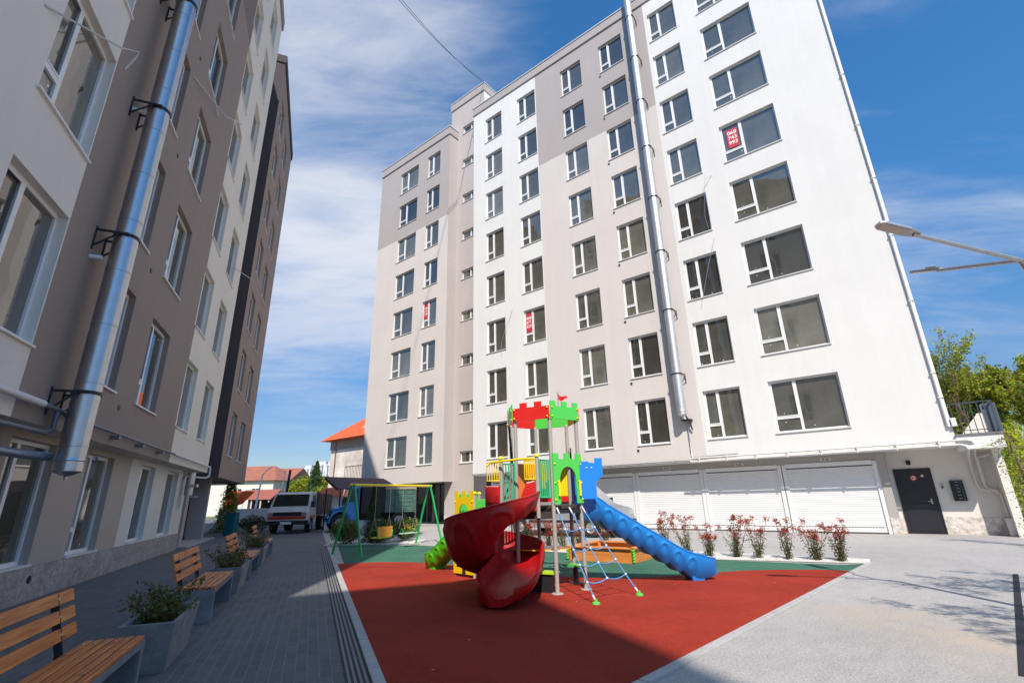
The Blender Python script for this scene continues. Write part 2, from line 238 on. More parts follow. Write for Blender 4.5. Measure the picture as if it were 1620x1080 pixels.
# ------------------------------------------------------------------ mesh builder
OFF = {}
class MB:
    def __init__(s): s.v = []; s.f = []; s.m = []; s.X = None
    def add(s, vs, fs, mi=0):
        b = len(s.v)
        for p in vs:
            p = Vector(p)
            if s.X is not None: p = s.X @ p
            s.v.append(p)
        for f in fs: s.f.append([b + i for i in f]); s.m.append(mi)
    def box(s, x0, x1, y0, y1, z0, z1, mi=0):
        s.add([(x0, y0, z0), (x1, y0, z0), (x1, y1, z0), (x0, y1, z0), (x0, y0, z1), (x1, y0, z1), (x1, y1, z1), (x0, y1, z1)],
              [(0, 3, 2, 1), (4, 5, 6, 7), (0, 1, 5, 4), (1, 2, 6, 5), (2, 3, 7, 6), (3, 0, 4, 7)], mi)
    def bar(s, a, b, wd, ht, mi=0, up=(0, 0, 1)):
        a = Vector(a); b = Vector(b); d = (b - a).normalized(); u = Vector(up)
        if abs(d.dot(u)) > 0.98: u = Vector((1, 0, 0))
        x = d.cross(u).normalized() * wd / 2; y = x.cross(d).normalized() * ht / 2
        vs = [a - x - y, a + x - y, a + x + y, a - x + y, b - x - y, b + x - y, b + x + y, b - x + y]
        s.add(vs, [(0, 1, 2, 3), (7, 6, 5, 4), (0, 4, 5, 1), (1, 5, 6, 2), (2, 6, 7, 3), (3, 7, 4, 0)], mi)
    def tube(s, pts, r, n=10, mi=0, cap=True):
        pts = [Vector(p) for p in pts]; rs = r if isinstance(r, (list, tuple)) else [r] * len(pts)
        rings = []; prev = None
        for i, p in enumerate(pts):
            d = ((pts[min(i + 1, len(pts) - 1)] - p).normalized() + (p - pts[max(i - 1, 0)]).normalized())
            d = d.normalized() if d.length > 1e-6 else Vector((0, 0, 1))
            if prev is None:
                a = d.orthogonal().normalized()
            else:
                a = (prev - d * prev.dot(d)).normalized()
            prev = a; b = d.cross(a)
            rings.append([p + (a * cos(2 * pi * k / n) + b * sin(2 * pi * k / n)) * rs[i] for k in range(n)])
        vs = [q for rg in rings for q in rg]; fs = []
        for i in range(len(pts) - 1):
            for k in range(n):
                fs.append((i * n + k, i * n + (k + 1) % n, (i + 1) * n + (k + 1) % n, (i + 1) * n + k))
        if cap: fs.append(tuple(range(n))[::-1]); fs.append(tuple((len(pts) - 1) * n + k for k in range(n)))
        s.add(vs, fs, mi)
    def prism(s, poly, ext, mi=0):
        """poly: 3D planar points, ext: extrusion vector"""
        e = Vector(ext); n = len(poly); vs = [Vector(p) for p in poly] + [Vector(p) + e for p in poly]
        s.add(vs, [tuple(range(n))[::-1], tuple(range(n, 2 * n))] + [(i, (i + 1) % n, n + (i + 1) % n, n + i) for i in range(n)], mi)
    def sphere(s, c, r, n=8, mi=0, sc=(1, 1, 1)):
        c = Vector(c); vs = []; fs = []
        m = n // 2 + 1
        for i in range(m + 1):
            a = pi * i / m
            for k in range(n):
                b = 2 * pi * k / n
                vs.append(c + Vector((sin(a) * cos(b) * sc[0], sin(a) * sin(b) * sc[1], cos(a) * sc[2])) * r)
        for i in range(m):
            for k in range(n): fs.append((i * n + k, (i + 1) * n + k, (i + 1) * n + (k + 1) % n, i * n + (k + 1) % n))
        s.add(vs, fs, mi)
    def lathe(s, prof, c, ax, n=20, mi=0):
        c = Vector(c); ax = Vector(ax).normalized(); a = ax.orthogonal().normalized(); b = ax.cross(a); vs = []; fs = []
        for (r, h) in prof:
            for k in range(n): vs.append(c + ax * h + (a * cos(2 * pi * k / n) + b * sin(2 * pi * k / n)) * r)
        for i in range(len(prof) - 1):
            for k in range(n): fs.append((i * n + k, i * n + (k + 1) % n, (i + 1) * n + (k + 1) % n, (i + 1) * n + k))
        s.add(vs, fs, mi)
    def build(s, name, mats, parent=None, smooth=False, bevel=0.0, autosmooth=None, bseg=2):
        off = OFF.get(parent.name, Vector((0, 0, 0))) if parent is not None else Vector((0, 0, 0))
        me = bpy.data.meshes.new(name); me.from_pydata([tuple(p - off) for p in s.v], [], s.f)
        if not isinstance(mats, (list, tuple)): mats = [mats]
        for q in mats: me.materials.append(q)
        me.polygons.foreach_set('material_index', s.m)
        bm = bmesh.new(); bm.from_mesh(me)
        if bevel:
            bmesh.ops.remove_doubles(bm, verts=bm.verts, dist=1e-5)
            ed = [e for e in bm.edges if len(e.link_faces) == 2 and e.calc_face_angle(0) > 0.5]
            bmesh.ops.bevel(bm, geom=ed, offset=bevel, segments=bseg, affect='EDGES', profile=0.6)
        bmesh.ops.recalc_face_normals(bm, faces=bm.faces)
        bm.to_mesh(me); bm.free()
        if smooth: me.shade_smooth()
        if autosmooth: me.shade_smooth(); me.set_sharp_from_angle(angle=R_(autosmooth))
        me.update()
        o = bpy.data.objects.new(name, me); COL.objects.link(o)
        if parent is not None: o.parent = parent
        if parent is not None and parent.name in OFF: OFF[o.name] = off.copy()
        return o
def thing(name, label, cat, off=(0, 0, 0), frame=0.0, group=None):
    o = bpy.data.objects.new(name, None); COL.objects.link(o); o.empty_display_size = 0.3
    off = Vector(off); o.rotation_euler = (0, 0, frame); o.location = Matrix.Rotation(frame, 3, 'Z') @ off
    OFF[o.name] = off; o['label'] = label; o['category'] = cat
    if group: o['group'] = group
    return o
def tag(o, label=None, cat=None, group=None, kind=None):
    if label: o['label'] = label
    if cat: o['category'] = cat
    if group: o['group'] = group
    if kind: o['kind'] = kind
    return o
def text_mesh(body, size, name, material, parent, mtx, ext=0.002, align='CENTER', space=1.0, line=0.8):
    cu = bpy.data.curves.new(name, 'FONT'); cu.body = body; cu.size = size; cu.extrude = ext; cu.align_x = align; cu.align_y = 'CENTER'; cu.space_character = space; cu.space_line = line
    cu.offset = size * 0.02
    to = bpy.data.objects.new('tmp', cu); COL.objects.link(to); dg = bpy.context.evaluated_depsgraph_get(); dg.update()
    me = bpy.data.meshes.new_from_object(to.evaluated_get(dg)); bpy.data.objects.remove(to); bpy.data.curves.remove(cu)
    me.name = name; me.materials.clear(); me.materials.append(material); me.transform(mtx)
    if parent is not None and parent.name in OFF: me.transform(Matrix.Translation(-OFF[parent.name]))
    o = bpy.data.objects.new(name, me); COL.objects.link(o)
    if parent is not None: o.parent = parent
    return o
FR = R_(-38.4); FL = R_(112.0)
def Rw(s, d, z=0): return Matrix.Rotation(FR, 3, 'Z') @ Vector((s, d, z))
def Lw(s, t, z=0): return Matrix.Rotation(FL, 3, 'Z') @ Vector((s, t, z))
# ------------------------------------------------------------------ ground
def sheet(name, poly, z, m, label_kind='structure', thick=0.0):
    b = MB(); n = len(poly)
    if thick: b.prism([(p[0], p[1], z - thick) for p in poly], (0, 0, thick))
    else: b.add([(p[0], p[1], z) for p in poly], [tuple(range(n))])
    o = b.build(name, m); o['kind'] = label_kind; return o
sheet('ground', [(-700, -300), (700, -300), (700, 900), (-700, 900)], -0.03, mat('far_ground', (0.16, 0.17, 0.09), 1.0, var=0.3, vscale=0.05))
pav = [Lw(-25, 14), Lw(-25, -0.6), Lw(23.5, -0.6), Lw(23.5, 14)]
sheet('pavement', [(p.x, p.y) for p in (Lw(-25, 14), Lw(-25, -0.62), Lw(60, -0.62), Lw(60, 14))], 0.0, M_paver)
sheet('courtyard', [(p.x, p.y) for p in (Lw(-25, -0.62), Lw(-25, -60), Lw(60, -60), Lw(60, -0.62))], 0.0, M_asph)
kA = Vector((-0.47, 3.02)); kD = (Vector((7.03, 10.62)) - Vector((0.88, 4.42))).normalized()
pB = kA + kD * 10.55     # right corner
leftend = Lw(18.75, -0.64).xy
green_poly = [Lw(2.95, -0.64).xy, pB, Vector((6.45, 10.42)), Vector((4.5, 11.55)), Vector((3.3, 12.1)), Vector((0.4, 14.4)), Vector((-3.25, 17.05)), Vector((-6.2, 17.9))]
sheet('rubber_surface_green', [(p.x, p.y) for p in green_poly], 0.004, M_epg)
# the red field with its curved border towards the green
border = [(6.03, 9.72), (5.6, 9.86), (4.9, 9.98), (4.2, 9.95), (3.6, 9.8), (3.0, 9.6), (2.3, 9.45), (1.7, 9.45), (1.15, 9.62), (0.5, 10.0), (-0.3, 10.75), (-1.1, 11.5), (-1.9, 12.15), (-2.7, 12.55), (-3.4, 12.66), (-4.38, 12.5)]
sheet('rubber_surface_red', [(kA.x, kA.y)] + [tuple(kA + kD * 9.32)] + border[1:-1] + [tuple(Lw(13.2, -0.64).xy)], 0.008, M_epr)
kb = MB()
def strip(bm_, a, b, w0, w1, z0, z1):
    a = Vector((a[0], a[1])); b = Vector((b[0], b[1])); d = (b - a).normalized(); n = Vector((-d.y, d.x))
    q = [a + n * w0, b + n * w0, b + n * w1, a + n * w1]
    bm_.prism([(p.x, p.y, z0) for p in q], (0, 0, z1 - z0))
k = 2.0
while k < 18.9:
    a, b = Lw(k, -0.64), Lw(k + 0.985, -0.64); strip(kb, a, b, -0.05, 0.05, -0.02, 0.022); k += 1.0
k = 0.0
while k < 10.5:
    a, b = kA + kD * k, kA + kD * min(k + 0.985, 10.6); strip(kb, a, b, -0.10, 0.0, -0.02, 0.022); k += 1.0
bk = [pB, Vector((9.0, 12.6))]
o = kb.build('kerb', M_kerb, bevel=0.006); o['kind'] = 'structure'
# slot drain along the left kerb
dr = MB(); dr.prism([(*p.xy, -0.01) for p in (Lw(1.5, -0.39), Lw(17.9, -0.39), Lw(17.9, -0.59), Lw(1.5, -0.59))], (0, 0, 0.014), 0)
for t0 in (-0.41, -0.455, -0.50, -0.545): dr.prism([(*p.xy, 0.003) for p in (Lw(1.5, t0), Lw(17.9, t0), Lw(17.9, t0 - 0.022), Lw(1.5, t0 - 0.022))], (0, 0, 0.006), 1)
o = dr.build('drain', [M_black, mat('drain_concrete', (0.2, 0.2, 0.21), 0.8)]); o['kind'] = 'structure'
# dark strip at the right edge, painted in place of a cast shadow
sh_strip = MB(); strip(sh_strip, (8.34, 8.90), (3.9, 4.35), -0.035, 0.035, -0.01, 0.006)
o = sh_strip.build('shadow_strip', mat('shadow_strip_dark', (0.012, 0.012, 0.016), 0.7)); o['kind'] = 'structure'
# gravel beds
gb = MB()
def bumpy(b, poly_a, poly_b, z, n, amp, seed):
    random.seed(seed); m = 6; vs = []; fs = []
    for i in range(n + 1):
        for j in range(m + 1):
            p = poly_a(i / n).lerp(poly_b(i / n), j / m); e = 0 if j in (0, m) or i in (0, n) else amp * random.random()
            vs.append((p.x, p.y, z + e))
    for i in range(n):
        for j in range(m): k_ = i * (m + 1) + j; fs.append((k_, k_ + m + 1, k_ + m + 2, k_ + 1))
    b.add(vs, fs)
def poly_line(pts):
    def f(t):
        k_ = t * (len(pts) - 1); i = min(int(k_), len(pts) - 2); return Vector(pts[i]).lerp(Vector(pts[i + 1]), k_ - i)
    return f
bumpy(gb, poly_line([(7.0, 10.45), (4.5, 11.6), (3.3, 12.15), (0.4, 14.45), (-0.9, 15.35)]), poly_line([(7.45, 11.1), (5.55, 12.6), (4.3, 13.4), (1.6, 15.4), (-0.2, 16.2)]), 0.012, 90, 0.03, 3)
bumpy(gb, poly_line([(-6.6, 17.6), (-3.3, 17.6)]), poly_line([(-6.9, 19.2), (-3.4, 19.4)]), 0.012, 40, 0.03, 4)
o = gb.build('gravel_bed', M_gravel); tag(o, kind='structure')
# petals / litter in the gravel corner
# ------------------------------------------------------------------ facade helpers
def facade(b, s0, s1, z0, z1, y, openings, zone, depth=0.2, extra_s=(), extra_z=()):
    S = sorted(set([s0, s1] + [v for o_ in openings for v in (o_[0], o_[1]) if s0 < v < s1] + [e for e in extra_s if s0 < e < s1]))
    Z = sorted(set([z0, z1] + [v for o_ in openings for v in (o_[2], o_[3]) if z0 < v < z1] + [e for e in extra_z if z0 < e < z1]))
    idx = {}
    def vid(s_, z_):
        if (s_, z_) not in idx: idx[(s_, z_)] = len(b.v); b.v.append(Vector((s_, y, z_)))
        return idx[(s_, z_)]
    for i in range(len(S) - 1):
        for j in range(len(Z) - 1):
            cs, cz = (S[i] + S[i + 1]) / 2, (Z[j] + Z[j + 1]) / 2
            if any(a < cs < c_ and d_ < cz < e_ for a, c_, d_, e_ in openings): continue
            b.f.append([vid(S[i], Z[j]), vid(S[i + 1], Z[j]), vid(S[i + 1], Z[j + 1]), vid(S[i], Z[j + 1])]); b.m.append(zone(cs, cz))
    for a, c_, d_, e_ in openings:
        mi = zone((a + c_) / 2, (d_ + e_) / 2); y2 = y + depth
        b.add([(a, y, d_), (c_, y, d_), (c_, y, e_), (a, y, e_), (a, y2, d_), (c_, y2, d_), (c_, y2, e_), (a, y2, e_)],
              [(0, 4, 5, 1), (1, 5, 6, 2), (2, 6, 7, 3), (3, 7, 4, 0)], mi)
WIN = {}
def window_meshes(wd, ht, kind, variant):
    key = (round(wd, 2), round(ht, 2), kind, variant)
    if key in WIN: return WIN[key]
    fr = MB(); y0, y1 = 0.12, 0.19; t = 0.065
    def bx(x0, x1, z0, z1, a=y0, c=y1): fr.box(x0, x1, a, c, z0, z1)
    bx(0, wd, 0, t); bx(0, wd, ht - t, ht); bx(0, t, t, ht - t); bx(wd - t, wd, t, ht - t)
    panes = []
    if kind == 'std':
        mxx = wd * 0.37 + 0.02; bx(mxx - 0.045, mxx + 0.045, t, ht - t); zt = ht * 0.28; bx(t, mxx - 0.045, zt - 0.045, zt + 0.045)
        # sash rims of the opening light
        a, c = t, mxx - 0.045; z2, z3 = zt + 0.045, ht - t; s = 0.028
        for q in ((a, c, z2, z2 + s), (a, c, z3 - s, z3), (a, a + s, z2 + s, z3 - s), (c - s, c, z2 + s, z3 - s)): bx(*q, y0 - 0.012, y0)
        panes = [(t, mxx - 0.045, t, zt - 0.045), (t, mxx - 0.045, zt + 0.045, ht - t), (mxx + 0.045, wd - t, t, ht - t)]
    elif kind == 'small':
        mxx = wd * 0.5; bx(mxx - 0.045, mxx + 0.045, t, ht - t); panes = [(t, mxx - 0.045, t, ht - t), (mxx + 0.045, wd - t, t, ht - t)]
    elif kind == 'tall':
        mxx = wd * 0.36; bx(mxx - 0.045, mxx + 0.045, t, ht - t); zt = ht * 0.24; bx(t, mxx - 0.045, zt - 0.045, zt + 0.045)
        panes = [(t, mxx - 0.045, t, zt - 0.045), (t, mxx - 0.045, zt + 0.045, ht - t), (mxx + 0.045, wd - t, t, ht - t)]
    pn = MB(); rng = random.Random(variant * 7 + int(wd * 10))
    for k_, q in enumerate(panes):
        pn.box(q[0], q[1], 0.155, 0.175, q[2], q[3], 0)
        if rng.random() < 0.75:
            px = rng.uniform(q[0] + 0.06, q[1] - 0.08); pz = q[2] + rng.uniform(0.05, 0.12) if rng.random() < .75 else q[3] - 0.12
            rr = rng.uniform(0.014, 0.024); pn.add([(px + rr * cos(a_ * pi / 4), 0.1535, pz + rr * sin(a_ * pi / 4)) for a_ in range(8)], [tuple(range(8))], 1)
    sl = MB(); sl.box(-0.035, wd + 0.035, -0.045, 0.118, -0.028, 0.004)
    out = []
    for b_, nm, mt in ((fr, 'window', [M_trim]), (pn, 'pane', [M_glass, M_sticker]), (sl, 'sill', [M_sill])):
        me = bpy.data.meshes.new(nm); me.from_pydata([tuple(p) for p in b_.v], [], b_.f)
        for q in mt: me.materials.append(q)
        me.polygons.foreach_set('material_index', b_.m); me.update(); out.append(me)
    WIN[key] = out; return out
def put_window(parent, s, d, z, wd, ht, kind='std', variant=0, sill=True, glass=None):
    fr, pn, sl = window_meshes(wd, ht, kind, variant); off = OFF[parent.name]
    wo_ = bpy.data.objects.new('window', fr); COL.objects.link(wo_); wo_.parent = parent; wo_.location = Vector((s, d, z)) - off
    p = bpy.data.objects.new('pane', pn); COL.objects.link(p); p.parent = wo_
    if sill:
        q = bpy.data.objects.new('sill', sl); COL.objects.link(q); q.parent = wo_
    return wo_
rw = random.Random(5)
# ================================================================== RIGHT BUILDING
BR = thing('apartment_building', 'tall white and greige apartment block with roller shutter garages along its foot', 'building', (-13, 20.18, 0), FR)
Y0 = 20.18
rows = [3.47 + 3.0 * k_ for k_ in range(8)]
HW = 1.95
colsM = [(-17.9, -16.45), (-15.12, -13.67), (-11.72, -10.27), (-9.05, -7.6), (-6.02, -4.57), (-3.55, -1.27)]
openM = [(a, b_, z, z + HW) for a, b_ in colsM for z in rows]
def zoneM(s, z):
    if s < -13.6: return 0
    if s > -6.2: return 0
    return 1 if z < 20.43 else 2
b = MB(); facade(b, -19.0, 1.3, 2.62, 27.4, Y0, openM, zoneM, extra_s=(-13.6, -6.2), extra_z=(20.43,))
# underside of the overhang, sides and roof
b.add([(-19, Y0, 2.62), (1.3, Y0, 2.62), (1.3, 34, 2.62), (-19, 34, 2.62)], [(0, 3, 2, 1)], 0)
b.add([(1.3, Y0, 2.62), (1.3, 34, 2.62), (1.3, 34, 27.4), (1.3, Y0, 27.4)], [(0, 1, 2, 3)], 0)
b.add([(-19, Y0, 2.62), (-19, 22.5, 2.62), (-19, 22.5, 27.4), (-19, Y0, 27.4)], [(0, 3, 2, 1)], 0)
b.add([(-19, 34, 2.62), (1.3, 34, 2.62), (1.3, 34, 27.4), (-19, 34, 27.4)], [(0, 1, 2, 3)], 0)
b.build('wall', [P_white, P_light, P_mid], BR)
b = MB(); b.box(-19.05, 1.36, Y0 - 0.07, 34.05, 27.4, 27.98); b.build('parapet', P_mid, BR)
b = MB(); b.box(-19.08, 1.40, Y0 - 0.11, Y0 + 0.3, 27.983, 28.05); b.box(-19.08, 1.40, Y0 + 0.3, 34.08, 27.983, 28.02); b.build('parapet_cap', M_cap, BR)
for a, b_ in colsM:
    for z in rows: put_window(BR, a, Y0, z, b_ - a, HW, 'std', rw.randrange(6))
# left block
colsB = [(-27.0, -24.85), (-23.8, -22.4)]
openB = [(a, c, z, z + 1.92) for a, c in colsB for z in rows]
b = MB(); facade(b, -29.5, -21.42, 2.42, 27.3, Y0, openB, lambda s, z: 0 if z < 20.43 else 1, extra_z=(20.43,))
b.add([(-21.42, Y0, 2.42), (-21.42, 26, 2.42), (-21.42, 26, 27.3), (-21.42, Y0, 27.3)], [(0, 1, 2, 3)], 2)
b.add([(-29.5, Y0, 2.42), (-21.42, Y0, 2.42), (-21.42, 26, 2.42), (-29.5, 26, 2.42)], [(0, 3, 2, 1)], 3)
b.add([(-29.5, Y0, 2.42), (-29.5, 34, 2.42), (-29.5, 34, 27.3), (-29.5, Y0, 27.3)], [(0, 3, 2, 1)], 0)
b.add([(-29.5, 34, 2.42), (-21.42, 34, 2.42), (-21.42, 34, 27.3), (-29.5, 34, 27.3)], [(0, 1, 2, 3)], 0)
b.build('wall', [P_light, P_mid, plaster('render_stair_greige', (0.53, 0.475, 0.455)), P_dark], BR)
b = MB(); b.box(-29.55, -21.36, Y0 - 0.07, 34.0, 27.3, 27.93); b.build('parapet', P_mid, BR)
b = MB(); b.box(-29.6, -21.32, Y0 - 0.11, 34.05, 27.933, 28.0); b.build('parapet_cap', M_cap, BR)
for a, c in colsB:
    for z in rows: put_window(BR, a, Y0, z, c - a, 1.92, 'std', rw.randrange(6))
# stair tower
YT = 21.0; rowsT = [3.46 + 3 * k_ for k_ in range(9)]
openT = [(-20.87, -19.35, z, z + 0.68) for z in rowsT]
b = MB(); facade(b, -22.1, -18.72, 0, 30.3, YT, openT, lambda s, z: 0 if z > 0.5 else 1, depth=0.16, extra_z=(0.5,))
b.add([(-18.72, YT, 27), (-18.72, 25, 27), (-18.72, 25, 30.3), (-18.72, YT, 30.3)], [(0, 1, 2, 3)], 2)
b.add([(-22.1, YT, 24), (-22.1, 25, 24), (-22.1, 25, 30.3), (-22.1, YT, 30.3)], [(0, 3, 2, 1)], 0)
b.add([(-22.1, 25, 24), (-18.72, 25, 24), (-18.72, 25, 30.3), (-22.1, 25, 30.3)], [(0, 1, 2, 3)], 0)
b.build('wall', [plaster('render_stair', (0.53, 0.475, 0.455)), M_plinthw, P_white], BR)
b = MB(); b.box(-22.16, -18.66, YT - 0.07, 25.05, 30.3, 30.93); b.build('parapet', P_mid, BR)
b = MB(); b.box(-22.2, -18.62, YT - 0.11, 25.1, 30.933, 31.0); b.build('parapet_cap', M_cap, BR)
for z in rowsT: put_window(BR, -20.87, YT, z, 1.52, 0.68, 'small', rw.randrange(3))
# ground floor of the main block: garages, pier, door bay
YG = 20.88; YD = 21.4
b = MB()
gar = [(-18.2, -15.55), (-15.4, -12.75), (-12.6, -9.75), (-9.6, -6.77), (-6.62, -3.85), (-3.68, -0.91)]
b.box(-18.35, -0.84, YG + 0.12, YG + 0.2, 0, 2.62, 0)
b.box(-18.35, -0.84, YG + 0.0, YG + 0.118, 2.34, 2.618, 1)
b.box(-0.84, -0.6, YG - 0.02, YD, 0.52, 2.618, 1); b.box(-0.845, -0.595, YG - 0.03, YD, 0, 0.52, 2)
b.box(-19.0, -18.35, YG + 0.9, YG + 1.0, 0, 2.618, 3)
b.box(-0.6, -0.43, YD, YD + 0.1, 0.52, 2.62, 4); b.box(0.48, 2.05, YD, YD + 0.1, 0.52, 2.62, 4); b.box(-0.43, 0.48, YD, YD + 0.1, 2.0, 2.62, 4)
b.box(-0.6, -0.43, YD - 0.012, YD + 0.1, 0.0, 0.518, 2); b.box(0.48, 2.05, YD - 0.012, YD + 0.1, 0.0, 0.518, 2)
b.box(2.05, 2.25, Y0 + 0.5, YD + 3.5, 0.0, 2.5, 4)
b.build('ground_floor_wall', [P_light, plaster('render_header', (0.44, 0.42, 0.39)), M_plinthw, P_anth, plaster('render_warm_white', (0.78, 0.74, 0.68))], BR)
M_shut = mat('shutter_white', (0.80, 0.80, 0.80), 0.4, var=0.02)
for i, (a, c) in enumerate(gar):
    g = MB(); z = 0.04; y = YG + 0.05; prof = []
    while z < 2.2:
        prof += [(y, z), (y - 0.009, z + 0.012), (y - 0.009, z + 0.055), (y, z + 0.066)]; z += 0.0745
    vs = []
    for (yy, zz) in prof: vs += [(a + 0.06, yy, zz), (c - 0.06, yy, zz)]
    g.add(vs, [(2 * q, 2 * q + 1, 2 * q + 3, 2 * q + 2) for q in range(len(prof) - 1)], 0)
    for zz in (0.205, 2.20):
        x = a + 0.1
        while x < c - 0.14: g.box(x, x + 0.05, y - 0.012, y - 0.002, zz - 0.012, zz + 0.012, 1); x += 0.085
    sh = g.build('roller_shutter', [M_shut, M_black], BR)
    g = MB(); g.box(a - 0.07, a + 0.06, YG - 0.0, YG + 0.12, 0, 2.36); g.box(c - 0.06, c + 0.07, YG - 0.0, YG + 0.12, 0, 2.36)
    g.box(a + 0.06, c - 0.06, YG - 0.05, YG + 0.12, 2.225, 2.37)
    g.build('shutter_frame', M_trim, BR, bevel=0.008)
    g = MB(); g.box((a + c) / 2 - 0.17, (a + c) / 2 + 0.17, YG - 0.012, YG, 2.41, 2.53); pl_ = g.build('number_plate', mat('plate_grey', (0.62, 0.60, 0.58), 0.5), BR)
    text_mesh('P-%d' % (11 + i), 0.105, 'number', M_dkmetal, BR, Matrix.Translation(((a + c) / 2, YG - 0.0145, 2.47)) @ Matrix.Rotation(R_(90), 4, 'X'), 0.001)
# entrance door
g = MB(); g.box(-0.43, 0.48, YD - 0.02, YD + 0.06, 0.02, 2.0, 0); g.box(-0.36, 0.41, YD - 0.035, YD - 0.02, 0.09, 0.93, 0); g.box(-0.36, 0.41, YD - 0.035, YD - 0.02, 1.0, 1.93, 0)
g.box(-0.47, -0.43, YD - 0.04, YD + 0.06, 0, 2.04, 0); g.box(0.48, 0.52, YD - 0.04, YD + 0.06, 0, 2.04, 0); g.box(-0.43, 0.48, YD - 0.04, YD + 0.06, 2.0, 2.04, 0)
door = g.build('door', mat('door_black', (0.022, 0.022, 0.032), 0.35), BR, bevel=0.004)
g = MB(); g.tube([(0.34, YD - 0.035, 1.0), (0.34, YD - 0.09, 1.0), (0.24, YD - 0.09, 1.0)], 0.012); g.box(0.32, 0.36, YD - 0.045, YD - 0.035, 0.92, 1.08); g.build('handle', M_galv, door)
g = MB(); c0 = Vector((0.03, YD - 0.037, 1.74)); g.lathe([(0, 0), (0.062, 0), (0.062, 0.004), (0, 0.004)], c0, (0, -1, 0), 24, 0); g.lathe([(0.062, 0.0), (0.085, 0.0), (0.085, 0.006), (0.062, 0.006), (0.062, 0)], c0, (0, -1, 0), 24, 1)
g.bar(c0 + Vector((-0.05, -0.008, 0.05)), c0 + Vector((0.05, -0.008, -0.05)), 0.004, 0.018, 1); g.bar(c0 + Vector((-0.04, -0.007, 0.005)), c0 + Vector((0.045, -0.007, 0.012)), 0.003, 0.022, 2); g.bar(c0 + Vector((-0.035, -0.007, 0)), c0 + Vector((-0.028, -0.007, -0.04)), 0.003, 0.016, 2)
g.build('prohibition_sign', [M_sticker, M_red, M_black], door)
g = MB(); g.lathe([(0, 0), (0.04, 0), (0.04, 0.004), (0, 0.004)], (0.27, YD - 0.037, 1.8), (0, -1, 0), 20, 0); g.build('round_sticker', mat('sticker_beige', (0.7, 0.6, 0.5), 0.6), door)
g = MB(); g.box(-0.06, 0.06, YD - 0.11, YD - 0.0, 2.17, 2.31); g.box(-0.05, 0.05, YD - 0.16, YD - 0.11, 2.22, 2.30); g.build('wall_lamp', M_black, BR, bevel=0.01)
g = MB(); g.box(0.66, 0.74, YD - 0.03, YD, 1.38, 1.56, 0); g.box(0.675, 0.725, YD - 0.034, YD - 0.03, 1.40, 1.46, 1); g.build('intercom', [M_galv, M_black], BR)
g = MB(); g.box(0.9, 1.22, YD - 0.11, YD, 1.0, 1.62, 0); mb_ = g.build('mailbox_panel', mat('mailbox_black', (0.012, 0.02, 0.024), 0.3), BR, bevel=0.006)
for k_ in range(6):
    g = MB(); zz = 1.02 + k_ * 0.098; g.box(0.92, 1.20, YD - 0.122, YD - 0.112, zz, zz + 0.086, 0); g.box(1.02, 1.10, YD - 0.126, YD - 0.122, zz + 0.055, zz + 0.067, 1); g.box(1.155, 1.17, YD - 0.128, YD - 0.122, zz + 0.03, zz + 0.045, 1)
    g.build('mailbox_door', [MATS['mailbox_black'], M_galv], mb_)
# terrace slab, railing
g = MB(); g.box(1.303, 2.35, Y0 - 0.05, YD + 4, 2.5, 2.9); g.build('terrace_slab', P_white, BR)
g = MB(); g.box(1.303, 2.40, Y0 - 0.09, YD + 4, 2.903, 2.95); g.build('terrace_edging', mat('terrace_tile', (0.2, 0.19, 0.19), 0.6), BR)
g = MB(); yy = Y0 + 0.02
g.bar((1.32, yy, 3.88), (2.33, yy, 3.88), 0.04, 0.03); g.bar((1.32, yy, 3.05), (2.33, yy, 3.05), 0.03, 0.02)
for k_ in range(7): g.bar((1.38 + k_ * 0.155, yy, 2.95), (1.38 + k_ * 0.155, yy, 3.88), 0.022, 0.022)
for k_ in range(9): g.bar((2.33, yy + k_ * 0.16, 2.95), (2.33, yy + k_ * 0.16, 3.88), 0.022, 0.022)
g.bar((2.33, yy, 3.88), (2.33, yy + 1.3, 3.88), 0.04, 0.03); g.bar((2.33, yy, 3.05), (2.33, yy + 1.3, 3.05), 0.03, 0.02)
g.build('railing', mat('railing_grey', (0.10, 0.115, 0.14), 0.4, metal=0.5), BR)
g = MB(); g.box(2.10, 2.42, Y0 + 0.15, Y0 + 0.5, 2.96, 3.82); g.build('terrace_cabinet', mat('cabinet_blue', (0.09, 0.12, 0.15), 0.4), BR, bevel=0.01)
g = MB(); g.prism([(1.5, YD + 0.9, 2.95), (2.32, YD + 0.9, 2.95), (2.32, YD + 0.9, 3.75), (2.15, YD + 0.9, 3.75)], (0, 0.2, 0)); g.build('stair_wall', P_cream, BR)
# pipes under the first floor windows
g = MB()
for z, x1, dz in ((2.76, 1.62, 0.20), (2.63, 1.45, 0.1)):
    yv = Y0 - 0.10; g.tube([(-6.85, yv, z), (x1 - 0.1, yv, z + 0.01), (x1, yv, z - 0.03), (x1 + 0.06, yv + 0.1, z - 0.16), (x1 + 0.07, YD - 0.3, z - 0.35), (x1 + 0.08, YD - 0.12, z - 0.5), (x1 + 0.08, YD - 0.1, 1.55), (x1 + 0.12, YD - 0.12, 1.35), (x1 + 0.35, YD - 0.14, 1.28)], 0.032, 8)
for k_ in range(8): g.box(-6.5 + k_ * 1.05, -6.46 + k_ * 1.05, Y0 - 0.14, Y0, 2.585, 2.81)
g.build('gas_pipe', M_pipe, BR, autosmooth=50)
g = MB(); g.tube([(-19, Y0 - 0.05, 2.69), (-6.9, Y0 - 0.05, 2.69)], 0.022, 8); g.tube([(-6.78, Y0 - 0.07, 4.4), (-6.78, Y0 - 0.05, 2.83), (-6.65, Y0 - 0.05, 2.80), (-5.0, Y0 - 0.05, 2.83)], 0.02, 8)
